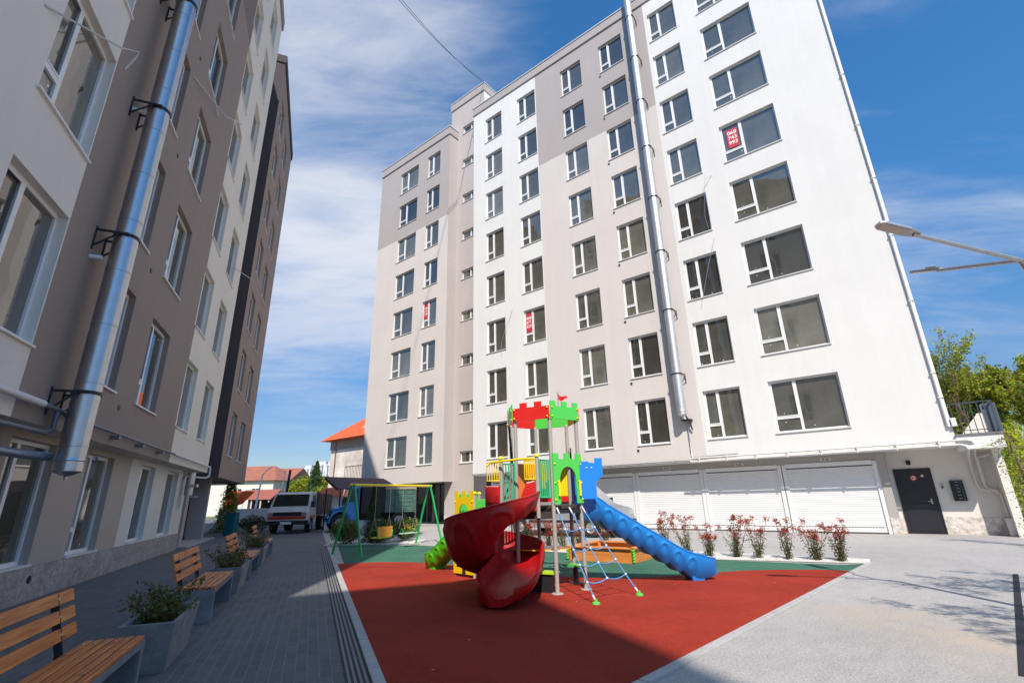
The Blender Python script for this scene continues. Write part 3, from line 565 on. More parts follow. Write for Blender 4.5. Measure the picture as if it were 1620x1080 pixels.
for k_ in range(8): g.box(-18 + k_ * 1.5, -17.97 + k_ * 1.5, Y0 - 0.08, Y0, 2.655, 2.72)
g.build('conduit', M_galv, BR, autosmooth=50)
g = MB(); g.tube([(2.0, YD - 0.5, 2.35), (1.75, YD - 0.12, 2.3), (1.72, YD - 0.1, 1.4), (2.0, YD - 0.14, 1.2), (2.02, YD - 0.16, 0.35)], 0.035, 8); g.tube([(2.02, YD - 0.3, 0), (2.02, YD - 0.3, 0.42)], 0.12, 14); g.box(1.9, 2.14, YD - 0.42, YD - 0.18, 0.42, 0.5)
g.build('standpipe', M_pipe, BR, autosmooth=50)
# ventilation duct on the facade
M_steel2 = mat('duct_steel_dull', (0.62, 0.63, 0.65), 0.52, metal=0.85, var=0.08, vscale=5, bump=0.15, bscale=7)
def duct(parent, s, d, z0, z1, r, brz, wall, side):
    g = MB(); g.tube([(s, d, z0), (s, d, z1)], r, 28)
    z = z0 + 0.35
    while z < z1:
        g.lathe([(r, 0), (r + 0.006, 0.004), (r + 0.006, 0.03), (r, 0.034)], (s, d, z), (0, 0, 1), 28); z += 0.95
    g.lathe([(r + 0.004, 0.0), (r + 0.012, 0.01), (r + 0.004, 0.05)], (s, d, z0 + 0.14), (0, 0, 1), 28)
    g.lathe([(r, 0), (r * 0.5, -0.05), (0.025, -0.07), (0.02, -0.12), (0, -0.12)], (s, d, z0), (0, 0, 1), 20)
    o_ = g.build('ventilation_duct', M_steel2 if parent is BR else M_steel, parent, autosmooth=35)
    for zb in brz:
        g = MB(); g.lathe([(r + 0.008, 0), (r + 0.016, 0), (r + 0.016, 0.05), (r + 0.008, 0.05), (r + 0.008, 0)], (s, d, zb), (0, 0, 1), 28)
        for dx in (-r - 0.03, r + 0.03):
            g.bar((s + dx, d + (-0.5 * r), zb + 0.02), (s + dx, wall, zb + 0.02), 0.025, 0.035); g.bar((s + dx, d + 0.05, zb), (s + dx, wall - 0.01, zb - 0.28), 0.02, 0.025); g.bar((s + dx, wall - 0.012, zb - 0.34), (s + dx, wall - 0.012, zb + 0.08), 0.03, 0.02)
        g.bar((s - r - 0.03, d - 0.5 * r, zb + 0.02), (s + r + 0.03, d - 0.5 * r - 0.03, zb + 0.02), 0.02, 0.03)
        g.build('bracket', M_dkmetal, o_)
    return o_
duct(BR, -6.83, 19.78, 4.5, 28.6, 0.185, [6.2, 9.1, 12.0, 14.9, 17.8, 20.7, 23.6, 26.5], Y0, 1)
g = MB(); g.tube([(-6.7, 19.82, 4.45), (-6.62, 20.0, 4.2), (-6.6, 20.1, 3.9)], 0.03, 8); g.box(-6.95, -6.55, 19.9, 20.17, 4.28, 4.33); g.build('duct_drain', M_dkmetal, BR)
# downpipe at the right edge and round vents
g = MB(); g.tube([(1.22, Y0 - 0.05, 3.2), (1.22, Y0 - 0.05, 27.4)], 0.045, 10)
for z in (4.1, 4.9, 7.4, 9.9, 12.3, 14.7, 17.2): g.box(1.165, 1.30, Y0 - 0.105, Y0, z, z + 0.03)
g.box(1.3, 1.42, Y0 - 0.12, Y0 + 0.12, 3.2, 3.45)
g.build('downpipe', M_trim, BR, autosmooth=50)
g = MB(); g.tube([(-19.07, Y0 + 0.12, 4.3), (-19.07, Y0 + 0.12, 27.3)], 0.045, 10); g.build('downpipe', mat('pipe_bluegrey', (0.32, 0.36, 0.42), 0.5), BR, autosmooth=50)
for z in rows:
    g = MB(); g.lathe([(0.045, 0.0), (0.06, 0.0), (0.06, 0.02), (0.045, 0.02)], (-9.08, Y0, z - 0.22), (0, -1, 0), 16); g.lathe([(0, 0.004), (0.045, 0.004)], (-9.08, Y0, z - 0.22), (0, -1, 0), 16, 1)
    g.build('round_vent', [M_galv, M_black], BR)
# loose cables hanging from the wall
for pts in ([(-4.2, Y0, 15.1), (-4.45, Y0 - 0.25, 14.9), (-4.75, Y0 - 0.1, 13.2), (-4.7, Y0 - 0.02, 12.6)], [(-4.55, Y0, 12.0), (-4.95, Y0 - 0.25, 10.6), (-5.3, Y0 - 0.3, 9.4)], [(-15.9, Y0, 11.7), (-16.3, Y0 - 0.2, 10.6), (-16.6, Y0 - 0.22, 9.8), (-16.62, Y0 - 0.2, 9.3)]):
    g = MB(); g.tube(pts, 0.009, 6); g.build('loose_cable', M_galv, BR)
# glazed entrance under the left block
g = MB(); g.box(-29.5, -21.42, 22.3, 22.36, 0.1, 2.42, 0); g.box(-29.5, -21.42, 22.24, 22.4, 0, 0.1, 1)
for s_ in (-29.4, -28.3, -27.2, -26.1, -25.0, -23.9, -22.8, -21.6): g.box(s_ - 0.04, s_ + 0.04, 22.24, 22.3, 0.1, 2.42, 1)
g.build('shopfront', [M_glassdk, mat('frame_grey', (0.18, 0.185, 0.19), 0.4)], BR)
g = MB(); g.box(-26.45, -26.2, Y0 + 0.4, Y0 + 0.65, 0, 2.42); g.build('column', P_white, BR)
# red phone number notices in three windows
M_notice = mat('notice_red', (0.62, 0.03, 0.07), 0.6)
def notice(label, s, z, wd, ht, body, size):
    t = thing('window_notice', label, 'notice', (s, Y0 + 0.10, z), FR, 'red notices in the windows')
    g = MB(); g.box(s, s + wd, Y0 + 0.095, Y0 + 0.104, z, z + ht); g.build('sheet', M_notice, t)
    text_mesh(body, size, 'lettering', M_sticker, t, Matrix.Translation((s + wd / 2, Y0 + 0.092, z + ht / 2 + 0.02)) @ Matrix.Rotation(R_(90), 4, 'X'), 0.001, line=1.0)
notice('red phone notice 068 743 993 in a large window high on the white wall', -3.30, rows[4] + 0.68, 0.46, 0.98, '068\n743\n993', 0.26)
notice('red phone notice 068 671 229 in the narrow white strip of wall', -15.03, rows[2] + 0.66, 0.42, 1.1, '068\n671\n229', 0.24)
notice('red striped phone notice in the far left greige wing', -23.72, rows[3] + 0.64, 0.40, 1.1, '068\n671\n229', 0.22)
# ================================================================== LEFT BUILDING
BL = thing('apartment_building', 'shaded greige apartment block with steel flue rising along the left pavement', 'building', (12, 3.74, 0), FL)
T0 = 3.74
rowsL = [3.51 + 3 * k_ for k_ in range(7)]
colsL = [(3.3, 4.8), (6.62, 8.12), (9.75, 11.2), (12.4, 13.87), (15.86, 17.28), (18.63, 20.03)]
openL = [(a, c, z, z + 1.97) for a, c in colsL for z in rowsL]
def zoneL(s, z):
    if s < 8.15 or s > 15.95: return 0 if s < 8.15 else 3
    return 1 if z < 17.5 else 2
SL0 = -0.66
b = MB(); facade(b, SL0, 21.3, 2.55, 24.5, T0, openL, zoneL, extra_s=(8.15, 15.95), extra_z=(17.5,), depth=0.24)
def boxsides(b, s0, s1, y0, y1, z0, z1, m0, m1, mb=0):
    b.add([(s0, y0, z0), (s0, y1, z0), (s0, y1, z1), (s0, y0, z1)], [(0, 3, 2, 1)], m0)
    b.add([(s1, y0, z0), (s1, y1, z0), (s1, y1, z1), (s1, y0, z1)], [(0, 1, 2, 3)], m1)
    b.add([(s0, y1, z0), (s1, y1, z0), (s1, y1, z1), (s0, y1, z1)], [(0, 1, 2, 3)], m0)
boxsides(b, SL0, 21.3, T0, 16, 2.55, 24.5, 0, 3)
b.add([(SL0, T0, 2.55), (21.3, T0, 2.55), (21.3, 4.3, 2.55), (SL0, 4.3, 2.55)], [(0, 3, 2, 1)], 4)
b.build('wall', [plaster('render_light_left', (0.80, 0.73, 0.66)), P_dark, plaster('render_darker', (0.23, 0.18, 0.155)), plaster('render_white_left', (0.82, 0.75, 0.65)), P_light], BL)
b = MB(); b.box(SL0 - 0.06, 21.36, T0 - 0.07, 16.05, 24.5, 25.1); b.build('parapet', P_dark, BL)
b = MB(); b.box(SL0, 19.0, T0, 12, 25.103, 27.6); b.build('shadow_storey', P_dark, BL)  # unseen storey added on the roof to cast the shadow across the courtyard
for a, c in colsL:
    for z in rowsL: put_window(BL, a, T0, z, c - a, 1.97, 'std', rw.randrange(6))
# stair recess and far wing
b = MB(); facade(b, 21.3, 23.8, 0, 25.0, T0 + 0.9, [], lambda s, z: 0); b.build('wall', [P_mid], BL)
colsW = [(24.85, 26.35), (27.9, 29.55)]
openW = [(a, c, z, z + 1.97) for a, c in colsW for z in rowsL]
b = MB(); facade(b, 23.8, 32.4, 2.52, 24.9, T0, openW, lambda s, z: 1, depth=0.24)
boxsides(b, 23.8, 32.4, T0, 14, 2.52, 24.9, 0, 1)
b.add([(23.8, T0, 2.52), (32.4, T0, 2.52), (32.4, 8, 2.52), (23.8, 8, 2.52)], [(0, 3, 2, 1)], 2)
b.build('wall', [P_anth, plaster('render_wing', (0.34, 0.26, 0.215)), P_mid], BL)
b = MB(); b.box(23.74, 32.46, T0 - 0.07, 14.05, 24.9, 25.4); b.build('parapet', P_anth, BL)
for a, c in colsW:
    for z in rowsL: put_window(BL, a, T0, z, c - a, 1.97, 'std', rw.randrange(6))
# unseen block behind the viewpoint, placed to cast the near shadow
b = MB(); NW = 4.59
b.box(-34, -12.42, NW, 18, 0, 25.1); b.build('wall', [P_light], BL)  # added unseen block, only casts the near shadow
# ground floor
TG = 4.18
gw = [(3.3, 5.0), (6.2, 7.9), (9.3, 10.75), (12.05, 13.45), (15.37, 16.63), (17.92, 19.3)]
openG = [(a, c, 0.56, 2.44) for a, c in gw]
b = MB(); facade(b, SL0, 20.6, 0.53, 2.56, TG, openG, lambda s, z: (0 if s < 14.6 else 1), extra_s=(14.6,), depth=0.24)
b.add([(20.6, TG, 0), (20.6, 4.9, 0), (20.6, 4.9, 2.56), (20.6, TG, 2.56)], [(0, 1, 2, 3)], 1)
b.build('ground_floor_wall', [plaster('render_gf', (0.48, 0.41, 0.36)), plaster('render_gf_white', (0.72, 0.69, 0.64))], BL)
b = MB(); b.box(SL0, 20.62, TG - 0.03, TG + 0.1, 0, 0.53)
b.build('plinth', M_plinth, BL)
for a, c in gw: put_window(BL, a, TG, 0.56, c - a, 1.88, 'tall', rw.randrange(6))
b = MB(); b.box(SL0, 21.0, TG - 0.05, TG - 0.032, 0.3, 0.5) if False else None
g = MB(); g.lathe([(0, 0), (0.06, 0.0), (0.06, 0.012), (0.05, 0.014), (0, 0.014)], (10.85, TG - 0.03, 0.33), (0, -1, 0), 16); g.build('round_vent', M_dkmetal, BL)
# entrance bay: side wall, glass door, column
b = MB(); b.box(20.62, 21.6, 4.9, 5.0, 0, 2.6, 0); b.box(21.6, 21.8, 4.3, 5.0, 0, 2.6, 1); b.box(25.6, 25.9, 4.3, 4.9, 0, 2.52, 1); b.box(21.8, 33, 5.6, 5.7, 0, 2.52, 0)
b.build('entrance_wall', [P_dark, P_mid], BL)
g = MB(); g.box(21.85, 25.55, 5.0, 5.05, 0.02, 2.5, 0)
for s_ in (21.85, 22.8, 23.7, 24.6, 25.5): g.box(s_ - 0.05, s_ + 0.05, 4.93, 5.0, 0, 2.5, 1)
g.box(21.85, 25.5, 4.93, 5.0, 2.05, 2.15, 1); g.build('entrance_glazing', [M_glassdk, mat('frame_brown', (0.03, 0.022, 0.02), 0.4)], BL)
g = MB(); g.box(21.0, 26.3, 3.9, 4.9, 0, 0.06); g.build('entrance_step', M_kerb, BL, bevel=0.01)
duct(BL, 9.14, 3.38, 1.92, 24.4, 0.172, [3.05, 5.75, 8.45, 11.2, 14, 16.8, 19.6, 22.4], T0, 1)
g = MB(); g.lathe([(0, 0), (0.055, 0), (0.055, 0.04)], (9.3, 3.16, 2.1), (0, -1, 0), 14)
g.build('duct_branch', M_steel, BL, autosmooth=40)
g = MB(); g.tube([(7.0, 3.75, 2.12), (8.6, 3.72, 2.12), (9.05, 3.6, 2.12)], 0.06, 12); g.build('exhaust_stub', mat('pipe_blue', (0.22, 0.27, 0.36), 0.35, metal=0.6), BL, autosmooth=40)
for z in rowsL:
    g = MB(); g.tube([(8.98, T0, z + 1.78), (8.98, T0 - 0.16, z + 1.78)], 0.04, 12); g.build('vent_stub', M_trim, BL, autosmooth=40)
    g = MB(); g.lathe([(0, 0.0), (0.055, 0.0), (0.055, 0.012), (0.04, 0.014), (0, 0.014)], (11.62, T0, z - 0.23), (0, -1, 0), 16); g.build('round_vent', mat('vent_brown', (0.07, 0.06, 0.055), 0.6), BL)
g = MB(); g.tube([(3.0, T0 - 0.12, 2.80), (8.55, T0 - 0.12, 2.80)], 0.05, 12); g.build('gas_pipe', M_pipe, BL, autosmooth=40)
g = MB(); g.tube([(8.55, T0 - 0.12, 2.80), (9.3, T0 - 0.12, 2.78)], 0.035, 10); g.tube([(9.0, T0 - 0.12, 2.78), (9.0, T0 - 0.12, 2.5), (8.85, T0 - 0.1, 2.44), (6.5, T0 + 0.0, 2.44)], 0.035, 10)
g.build('conduit', mat('pipe_dark', (0.16, 0.17, 0.2), 0.45), BL, autosmooth=40)
g = MB(); g.tube([(9.3, T0 - 0.1, 2.76), (15.9, T0 - 0.1, 2.76)], 0.026, 10)
for s_ in (11.5, 13.0, 14.6): g.box(s_, s_ + 0.14, T0 - 0.15, T0, 2.66, 2.72)
g.build('conduit', MATS['pipe_dark'], BL, autosmooth=40)
g = MB(); g.tube([(15.9, T0 - 0.1, 2.76), (21.1, T0 - 0.1, 2.74), (21.2, T0 - 0.1, 2.68), (21.2, T0 - 0.1, 2.42), (21.1, T0, 2.36), (19.9, TG - 0.08, 2.36), (19.8, TG - 0.08, 2.2), (19.8, TG - 0.08, 1.3)], 0.035, 10)
g.build('gas_pipe', M_pipe, BL, autosmooth=40)
g = MB(); g.tube([(20.1, TG - 0.2, 1.75), (20.1, TG - 0.2, 2.5)], 0.13, 16); g.bar((19.9, TG - 0.3, 1.7), (20.4, TG - 0.3, 1.7), 0.3, 0.03); g.tube([(19.9, TG - 0.2, 2.05), (19.75, TG - 0.5, 2.05)], 0.05, 10)
g.build('short_flue', M_galv, BL, autosmooth=40)
# tails of conduit sticking out of the render
for pts in ([(6.25, T0, 7.45), (7.35, T0 - 0.35, 8.1), (8.0, T0 - 0.30, 8.7), (7.98, T0 - 0.29, 8.55), (7.8, T0 - 0.27, 8.1)], [(11.4, T0, 11.5), (13.6, T0 - 0.3, 12.3), (15.2, T0 - 0.4, 13.4)], [(19.6, T0, 10.2), (20.8, T0 - 0.35, 10.4), (21.6, T0 - 0.45, 10.6)]):
    g = MB(); g.tube(pts, 0.015, 8); g.build('loose_conduit', mat('grey_conduit', (0.5, 0.49, 0.48), 0.5), BL, autosmooth=50)
# ================================================================== PLAYGROUND TOWER
PT = thing('play_tower', 'castle play tower with red spiral slide, blue chute, climbing net and flag', 'play structure', (0.5, 8.7, 0))
A_, B_, C_, D_, E_, F_ = [Vector(p) for p in ((-.06, 8.98), (.02, 8.37), (.60, 8.09), (1.08, 8.42), (.98, 9.06), (.41, 9.32))]
HEX = [A_, B_, C_, D_, E_, F_]
cen = sum(HEX, Vector((0, 0))) / 6
def v3(p, z): return Vector((p.x, p.y, z))
for p in HEX:
    g = MB(); g.tube([v3(p, 0), v3(p, 2.66)], 0.033, 16, 0); g.lathe([(0.09, 0), (0.09, 0.012), (0.033, 0.014)], v3(p, 0.005), (0, 0, 1), 20, 1); g.sphere(v3(p, 2.66), 0.033, 10, 0)
    po = g.build('post', [M_post, M_kerb], PT, autosmooth=40)
DK = 1.27
g = MB(); g.prism([v3(p, DK - 0.05) for p in HEX], (0, 0, 0.05)); g.build('deck', M_deck, PT, bevel=0.006)
g = MB()
for i in range(6): g.bar(v3(HEX[i], DK - 0.09), v3(HEX[(i + 1) % 6], DK - 0.09), 0.04, 0.06)
g.build('deck_beam', M_dkmetal, PT)
def plate(g, a, b, prof, out, th=0.018, mi=0):
    """vertical board between plan points a,b; prof: (u 0..1, z) outline; out: outward offset"""
    d = (b - a); n = Vector((d.y, -d.x)).normalized()
    if n.dot((a + b) / 2 - cen) < 0: n = -n
    pts = [v3(a + d * u + n * out, z) for u, z in prof]
    g.prism(pts, v3(n * th, 0), mi)
def crenel(z0, z1, zt, n, first):
    """battlement outline from left to right"""
    pts = [(-0.03, z0), (1.03, z0)]
    segs = 2 * n + (1 if first else -1) if False else (2 * n - 1 if first else 2 * n + 1)
    wseg = 1.06 / segs; top = []
    for k_ in range(segs):
        up_ = (k_ % 2 == 0) == first
        x0, x1 = 1.03 - k_ * wseg, 1.03 - (k_ + 1) * wseg
        z = zt if up_ else z1
        top += [(x0, z), (x1, z)]
    return pts + top
def bolts(parent, a, b, zs, out=0.045, us=(0.02, 0.98)):
    g = MB(); d = b - a; n = Vector((d.y, -d.x)).normalized()
    if n.dot((a + b) / 2 - cen) < 0: n = -n
    for u in us:
        for z in zs: g.sphere(v3(a + d * u + n * (out + 0.02), z), 0.017, 8)
    g.build('bolt_cap', M_lemon, parent, smooth=True)
edges = [(B_, C_, M_red, 'red battlement'), (C_, D_, M_green, 'g'), (D_, E_, M_red, 'r'), (E_, F_, M_green, 'g'), (F_, A_, M_red, 'r'), (A_, B_, M_green, 'g')]
for i, (a, b_, m_, _) in enumerate(edges):
    g = MB(); red = m_ is M_red
    plate(g, a, b_, crenel(2.66, 2.88, 2.965, 2 if red else 3, not red), 0.04)
    o = g.build('battlement_panel', m_, PT, bevel=0.002); bolts(o, a, b_, (2.70, 2.85))
# arch gate panel C-D
def archpanel(z0, z1, zt, w0, w1, zspring, n=12):
    out = [(-0.03, z0), (w0, z0)]
    r_ = (w1 - w0) / 2; cx = (w0 + w1) / 2
    for k_ in range(n + 1):
        a = pi - pi * k_ / n; out.append((cx + r_ * cos(a), zspring + (zt[0]) * sin(a)))
    out += [(w1, z0), (1.03, z0)]
    top = crenel(z0, z1, zt[1], 3, True)[2:]
    return out + top
g = MB(); plate(g, C_, D_, archpanel(1.30, 2.0, (0.22, 2.09), 0.20, 0.80, 1.66), 0.04)
o = g.build('gate_panel', M_green, PT); bolts(o, C_, D_, (1.36, 1.62, 1.92))
g = MB(); d_ = (D_ - C_); n_ = Vector((d_.y, -d_.x)).normalized()
for u in (0.12, 0.88): g.bar(v3(C_ + d_ * u + n_ * 0.09, 1.42), v3(C_ + d_ * u + n_ * 0.09, 1.66), 0.03, 0.03); g.bar(v3(C_ + d_ * u + n_ * 0.05, 1.43), v3(C_ + d_ * u + n_ * 0.09, 1.43), 0.02, 0.02); g.bar(v3(C_ + d_ * u + n_ * 0.05, 1.65), v3(C_ + d_ * u + n_ * 0.09, 1.65), 0.02, 0.02)
g.build('grab_handle', M_lemon, PT)
# back boards: yellow E-F, orange-red A-F, blue D-E
g = MB(); plate(g, E_, F_, [(0, 1.42), (1, 1.42), (1, 2.02), (0, 2.02)], 0.0); plate(g, E_, F_, [(0, 1.32), (1, 1.32), (1, 1.419), (0, 1.419)], 0.0, mi=1)
g.build('back_board', [M_lemon, M_red], PT)
g = MB(); plate(g, F_, A_, [(0, 1.32), (1, 1.32), (1, 2.0), (0, 2.0)], 0.0); g.build('back_board', mat('orange_board', (0.75, 0.2, 0.03), 0.4), PT)
e_b = Vector((0.98, 0.18)).normalized(); nb = Vector((-e_b.y, e_b.x))
for sgn, a0 in ((-1, D_), (1, E_)):
    g = MB(); base = a0 + nb * sgn * 0.05
    prof = [(-0.02, 1.36), (0.27, 1.36), (0.27, 1.62), (0.40, 1.74), (0.40, 2.02), (0.27, 2.02), (0.27, 1.94), (-0.02, 1.96)]
    g.prism([v3(base + e_b * u, z) for u, z in prof], v3(nb * 0.018 * sgn, 0))
    o_ = g.build('slide_hood', M_blue, PT)
    if sgn < 0: o = o_
g = MB()
for u in (0.12, 0.2): g.sphere(v3(D_ - nb * 0.075 + e_b * u, 1.86), 0.014, 8)
g.build('bolt_cap', M_sticker, o)
g = MB(); g.prism([v3(D_ + e_b * 0.04 + (E_ - D_) * u, z) for u, z in [(0.0, 1.3), (0.18, 1.3), (0.18, 1.75), (0.82, 1.75), (0.82, 1.3), (1, 1.3), (1, 1.97), (0, 1.97)]], v3(e_b * 0.018, 0)); g.build('slide_arch', M_navy, PT)
# generic slide sweep
def slide(path, prof_fn, name, m_, parent, closed_ends=True):
    """path: list of (P, heading2d, k); prof_fn(i, k) -> list of (a, b): a to the left, b up"""
    g = MB(); rings = []
    for i, (P, h, k_) in enumerate(path):
        nl = Vector((-h.y, h.x)); rings.append([v3(P.xy + nl * a, P.z + b_) for a, b_ in prof_fn(i, k_)])
    n = len(rings[0]); vs = [q for r_ in rings for q in r_]; fs = []
    for i in range(len(rings) - 1):
        for k_ in range(n): fs.append((i * n + k_, i * n + (k_ + 1) % n, (i + 1) * n + (k_ + 1) % n, (i + 1) * n + k_))
    fs.append(tuple(range(n))); fs.append(tuple((len(rings) - 1) * n + q for q in range(n))[::-1])
    g.add(vs, fs); return g.build(name, m_, parent, autosmooth=50)
def ring_bump(u, v):
    """D-shaped raised ring, u,v in -1..1"""
    q = math.sqrt((u / 0.72) ** 2 + (v / 0.8) ** 2)
    u = u + 0.3 * v; q = math.sqrt((u / 0.72) ** 2 + (v / 0.8) ** 2); up_ = min(1, max(0, 0.55 - 0.9 * v - 0.25 * u)); lo = math.exp(-(((u + 0.15) / 0.42) ** 2 + ((v - 0.35) / 0.5) ** 2))
    return math.exp(-((q - 0.85) / 0.15) ** 2) * up_ + 0.8 * lo
def spiral_prof(hw, wall, bot, arc, period, amp, wall_in, q=0.0, nside=26):
    pts = []; k0 = 0.5 + 0.35 * min(1, q * 3); ph = (arc / period) % 1.0 * 2 - 1
    for j in range(nside + 1):
        th = pi / 2 * j / nside; a = -k0 * hw + ((1 + k0) * hw + 0.035) * max(0.0, cos(th)) ** 0.6; b_ = wall - 0.03 - (wall - 0.03 + bot) * sin(th) ** 1.15
        v = (j / nside) / 0.8 * 2 - 1
        e = amp * ring_bump(ph, v) if v < 1.2 else 0
        pts.append((a + e, b_ - e * 0.3))
    pts.append((-hw - 0.02, -bot + 0.04)); pts.append((-hw - 0.045, wall_in - 0.05))
    pts += [(-hw - 0.04, wall_in - 0.01), (-hw - 0.02, wall_in), (-hw - 0.005, wall_in), (-hw, wall_in - 0.02), (-hw * 0.93, wall_in * 0.4), (-hw * 0.75, 0.05), (-hw * 0.4, 0.005), (0, 0), (hw * 0.4, 0.005), (hw * 0.75, 0.05), (hw * 0.93, wall * 0.4), (hw, wall - 0.02), (hw + 0.005, wall), (hw + 0.03, wall), (hw + 0.045, wall - 0.012)]
    return pts
def make_prof(hw, wall, bot, wbot, arc, period, amp, nside=18, scal=0.0, wall_in=None):
    """closed loop: left outer side (top to bottom), underside, right outer side, right rim, inner surface, left rim"""
    wl = wall; wr = wall if wall_in is None else wall_in
    pts = []
    ph = (arc / period) % 1.0 * 2 - 1; sc = scal * (1 - abs(math.sin(pi * arc / period)))
    for j in range(nside + 1):
        f = j / nside; b_ = wl - 0.03 - f * (wl - 0.03 + bot + 0 * sc); a = hw + 0.035 - (f ** 2.2) * (hw + 0.035 - wbot)
        pts.append((a + amp * ring_bump(ph, f * 2 - 1), b_ + sc * f))
    pts.append((0, -bot + sc))
    for j in range(nside, -1, -1):
        f = j / nside; b_ = wr - 0.03 - f * (wr - 0.03 + bot); a = hw + 0.035 - (f ** 2.2) * (hw + 0.035 - wbot)
        pts.append((-(a + amp * ring_bump(ph, f * 2 - 1)), b_ + sc * f))
    pts += [(-hw - 0.045, wr - 0.012), (-hw - 0.03, wr), (-hw - 0.005, wr), (-hw, wr - 0.02), (-hw * 0.93, wr * 0.4), (-hw * 0.75, 0.05), (-hw * 0.4, 0.005), (0, 0), (hw * 0.4, 0.005), (hw * 0.75, 0.05), (hw * 0.93, wl * 0.4), (hw, wl - 0.02), (hw + 0.005, wl), (hw + 0.03, wl), (hw + 0.045, wl - 0.012)]
    return pts
# blue straight chute from D-E
path = []; s0 = (D_ + E_) / 2 + e_b * 0.04; nS = 170; LEN = 2.36
def zb(x):
    t_ = min(max((x - 0.18) / 1.70, 0), 1); ease = t_ + 0.0
    z = 1.24 - ease * 0.99
    if x < 0.45: z = 1.24 - 0.99 * (max(x - 0.1, 0) ** 2) / (0.35 ** 2) * (0.27 / 1.70) * 0.999 if x > 0.1 else 1.24
    if x > 1.62:
        q = (x - 1.62) / 0.6; z = 0.4015 - 0.585 * 0.5 * 0.6 * (1 - (1 - min(q, 1)) ** 2)
    return z
for i in range(nS):
    x = LEN * i / (nS - 1); path.append((v3(s0 + e_b * x, zb(x)), e_b, x))
def pf(i, x):
    q = max(0, (x - 2.05) / 0.31); hw = 0.22 * math.sqrt(max(0.05, 1 - q * q * 0.75)); wall = 0.19 * (1 - 0.35 * q)
    am = 0.022 if 0.2 < x < 2.0 else 0.0
    return make_prof(hw, wall, 0.22 - 0.08 * q, 0.13, x - 0.1, 0.235, am, scal=0.055 if 0.1 < x < 1.95 else 0)
o = slide(path, pf, 'slide', M_blslide, PT); o['label'] = 'blue straight slide with embossed sides'
g = MB(); fx = s0 + e_b * 2.0; g.prism([v3(fx - nb * 0.14 + e_b * u, z) for u, z in [(-0.10, 0), (0.12, 0), (0.10, 0.14), (-0.14, 0.18)]], v3(nb * 0.28, 0)); g.build('slide_foot', M_blslide, PT, bevel=0.015)
# red spiral
cS = Vector((-0.36, 8.2)); r0 = 0.42; path = []; arc = 0; nA = 220
for i in range(nA):
    t_ = i / (nA - 1); ph = R_(-13 - 362 * t_); P = cS + Vector((cos(ph), sin(ph))) * r0; h_ = Vector((sin(ph), -cos(ph)))
    path.append((v3(P, 1.2 - 0.83 * t_ - 0.07 * sin(pi * t_)), h_, (t_ * 362 / 180 * pi * 0.75, 0.0)))
hx = path[-1][1]; Pe = path[-1][0]; nE = 60
for i in range(1, nE):
    t_ = i / (nE - 1); path.append((v3(Pe.xy + hx * 1.08 * t_, 0.37 - 0.23 * math.sin(t_ * pi / 2)), hx, (6.0, t_)))
# entrance lead-in
Pm = Vector((0.06, 8.1)); hs_ = path[0][1]
def pfr(i, k_):
    arc_, q = k_
    z = path[i][0].z; hw = 0.34 + 0.07 * min(1, q * 2); end = max(0, (q - 0.62) / 0.38); hw *= math.sqrt(max(0.04, 1 - end * end * 0.8))
    wall = (0.33 - 0.12 * q) * (1 - 0.3 * end); u_ = min(1, max(0, (arc_ - 0.62) / 0.62)); u_ = u_ * u_ * (3 - 2 * u_); bot = min(0.07 + 0.33 * u_, z - 0.02) * (1 - q) + 0.10 * q
    return spiral_prof(hw, wall, bot, arc_, 0.58, 0.024 if 0.3 < arc_ < 4.6 and q == 0 else 0.0, wall * (1 - q) * 0.8 + wall * q, q)
o = slide(path, pfr, 'slide', M_redslide, PT); o['label'] = 'dark red spiral slide'
g = MB(); g.tube([v3(cS, 0), v3(cS, 1.35)], 0.10, 20); g.build('slide_column', M_redslide, PT, autosmooth=40)
# slide entrance box, side posts, hood rails
G_ = Vector((.35, 7.92)); H_ = Vector((-.235, 8.3))
dGH = (H_ - G_).normalized(); nGH = Vector((dGH.y, -dGH.x)); nGH = nGH if nGH.y < 0 else -nGH
g = MB(); g.prism([v3(p, 1.08) for p in (G_, C_, B_, H_)], (0, 0, 0.1)); g.build('side_deck', M_deck, PT)
for p in (G_, H_):
    g = MB(); g.tube([v3(p, 1.1), v3(p, 2.03)], 0.032, 14, 0); g.lathe([(0.05, 0), (0.05, 0.02), (0.035, 0.045), (0, 0.05)], v3(p, 2.03), (0, 0, 1), 16, 1); g.build('post', [M_post, M_lemon], PT, autosmooth=40)
def rail(a, b_, z0, z1, n, m_, r_=0.012, rt_=0.018, name='railing'):
    g = MB(); g.tube([v3(a, z0), v3(a, z1), v3(b_, z1), v3(b_, z0), v3(a, z0)], rt_, 8)
    for k_ in range(1, n): p = a.lerp(b_, k_ / n); g.tube([v3(p, z0), v3(p, z1)], r_, 8)
    return g.build(name, m_, PT, autosmooth=50)
rail(G_ + Vector((0.04, 0.02)), C_ - Vector((0.05, 0.03)), 1.40, 1.98, 5, M_tgreen)
rail(H_ + Vector((0.03, 0.01)), B_ + Vector((-0.03, -0.02)), 1.30, 1.95, 4, M_tgreen)
wdir = Vector((-1, -0.06)).normalized()
for p, l_ in ((G_, 0.2), (H_, 0.235)):
    rail(p + wdir * 0.03, p + wdir * l_, 1.68, 1.97, 5, M_yellow, 0.009, 0.014, 'hood_rail')
g = MB(); g.tube([v3(G_ + wdir * 0.0, 2.0), v3(G_ + wdir * 0.2, 2.0), v3(H_ + wdir * 0.18, 1.98), v3(H_ + wdir * 0.235, 1.92)], 0.02, 10); g.build('hood_bar', M_yellow, PT, autosmooth=50)
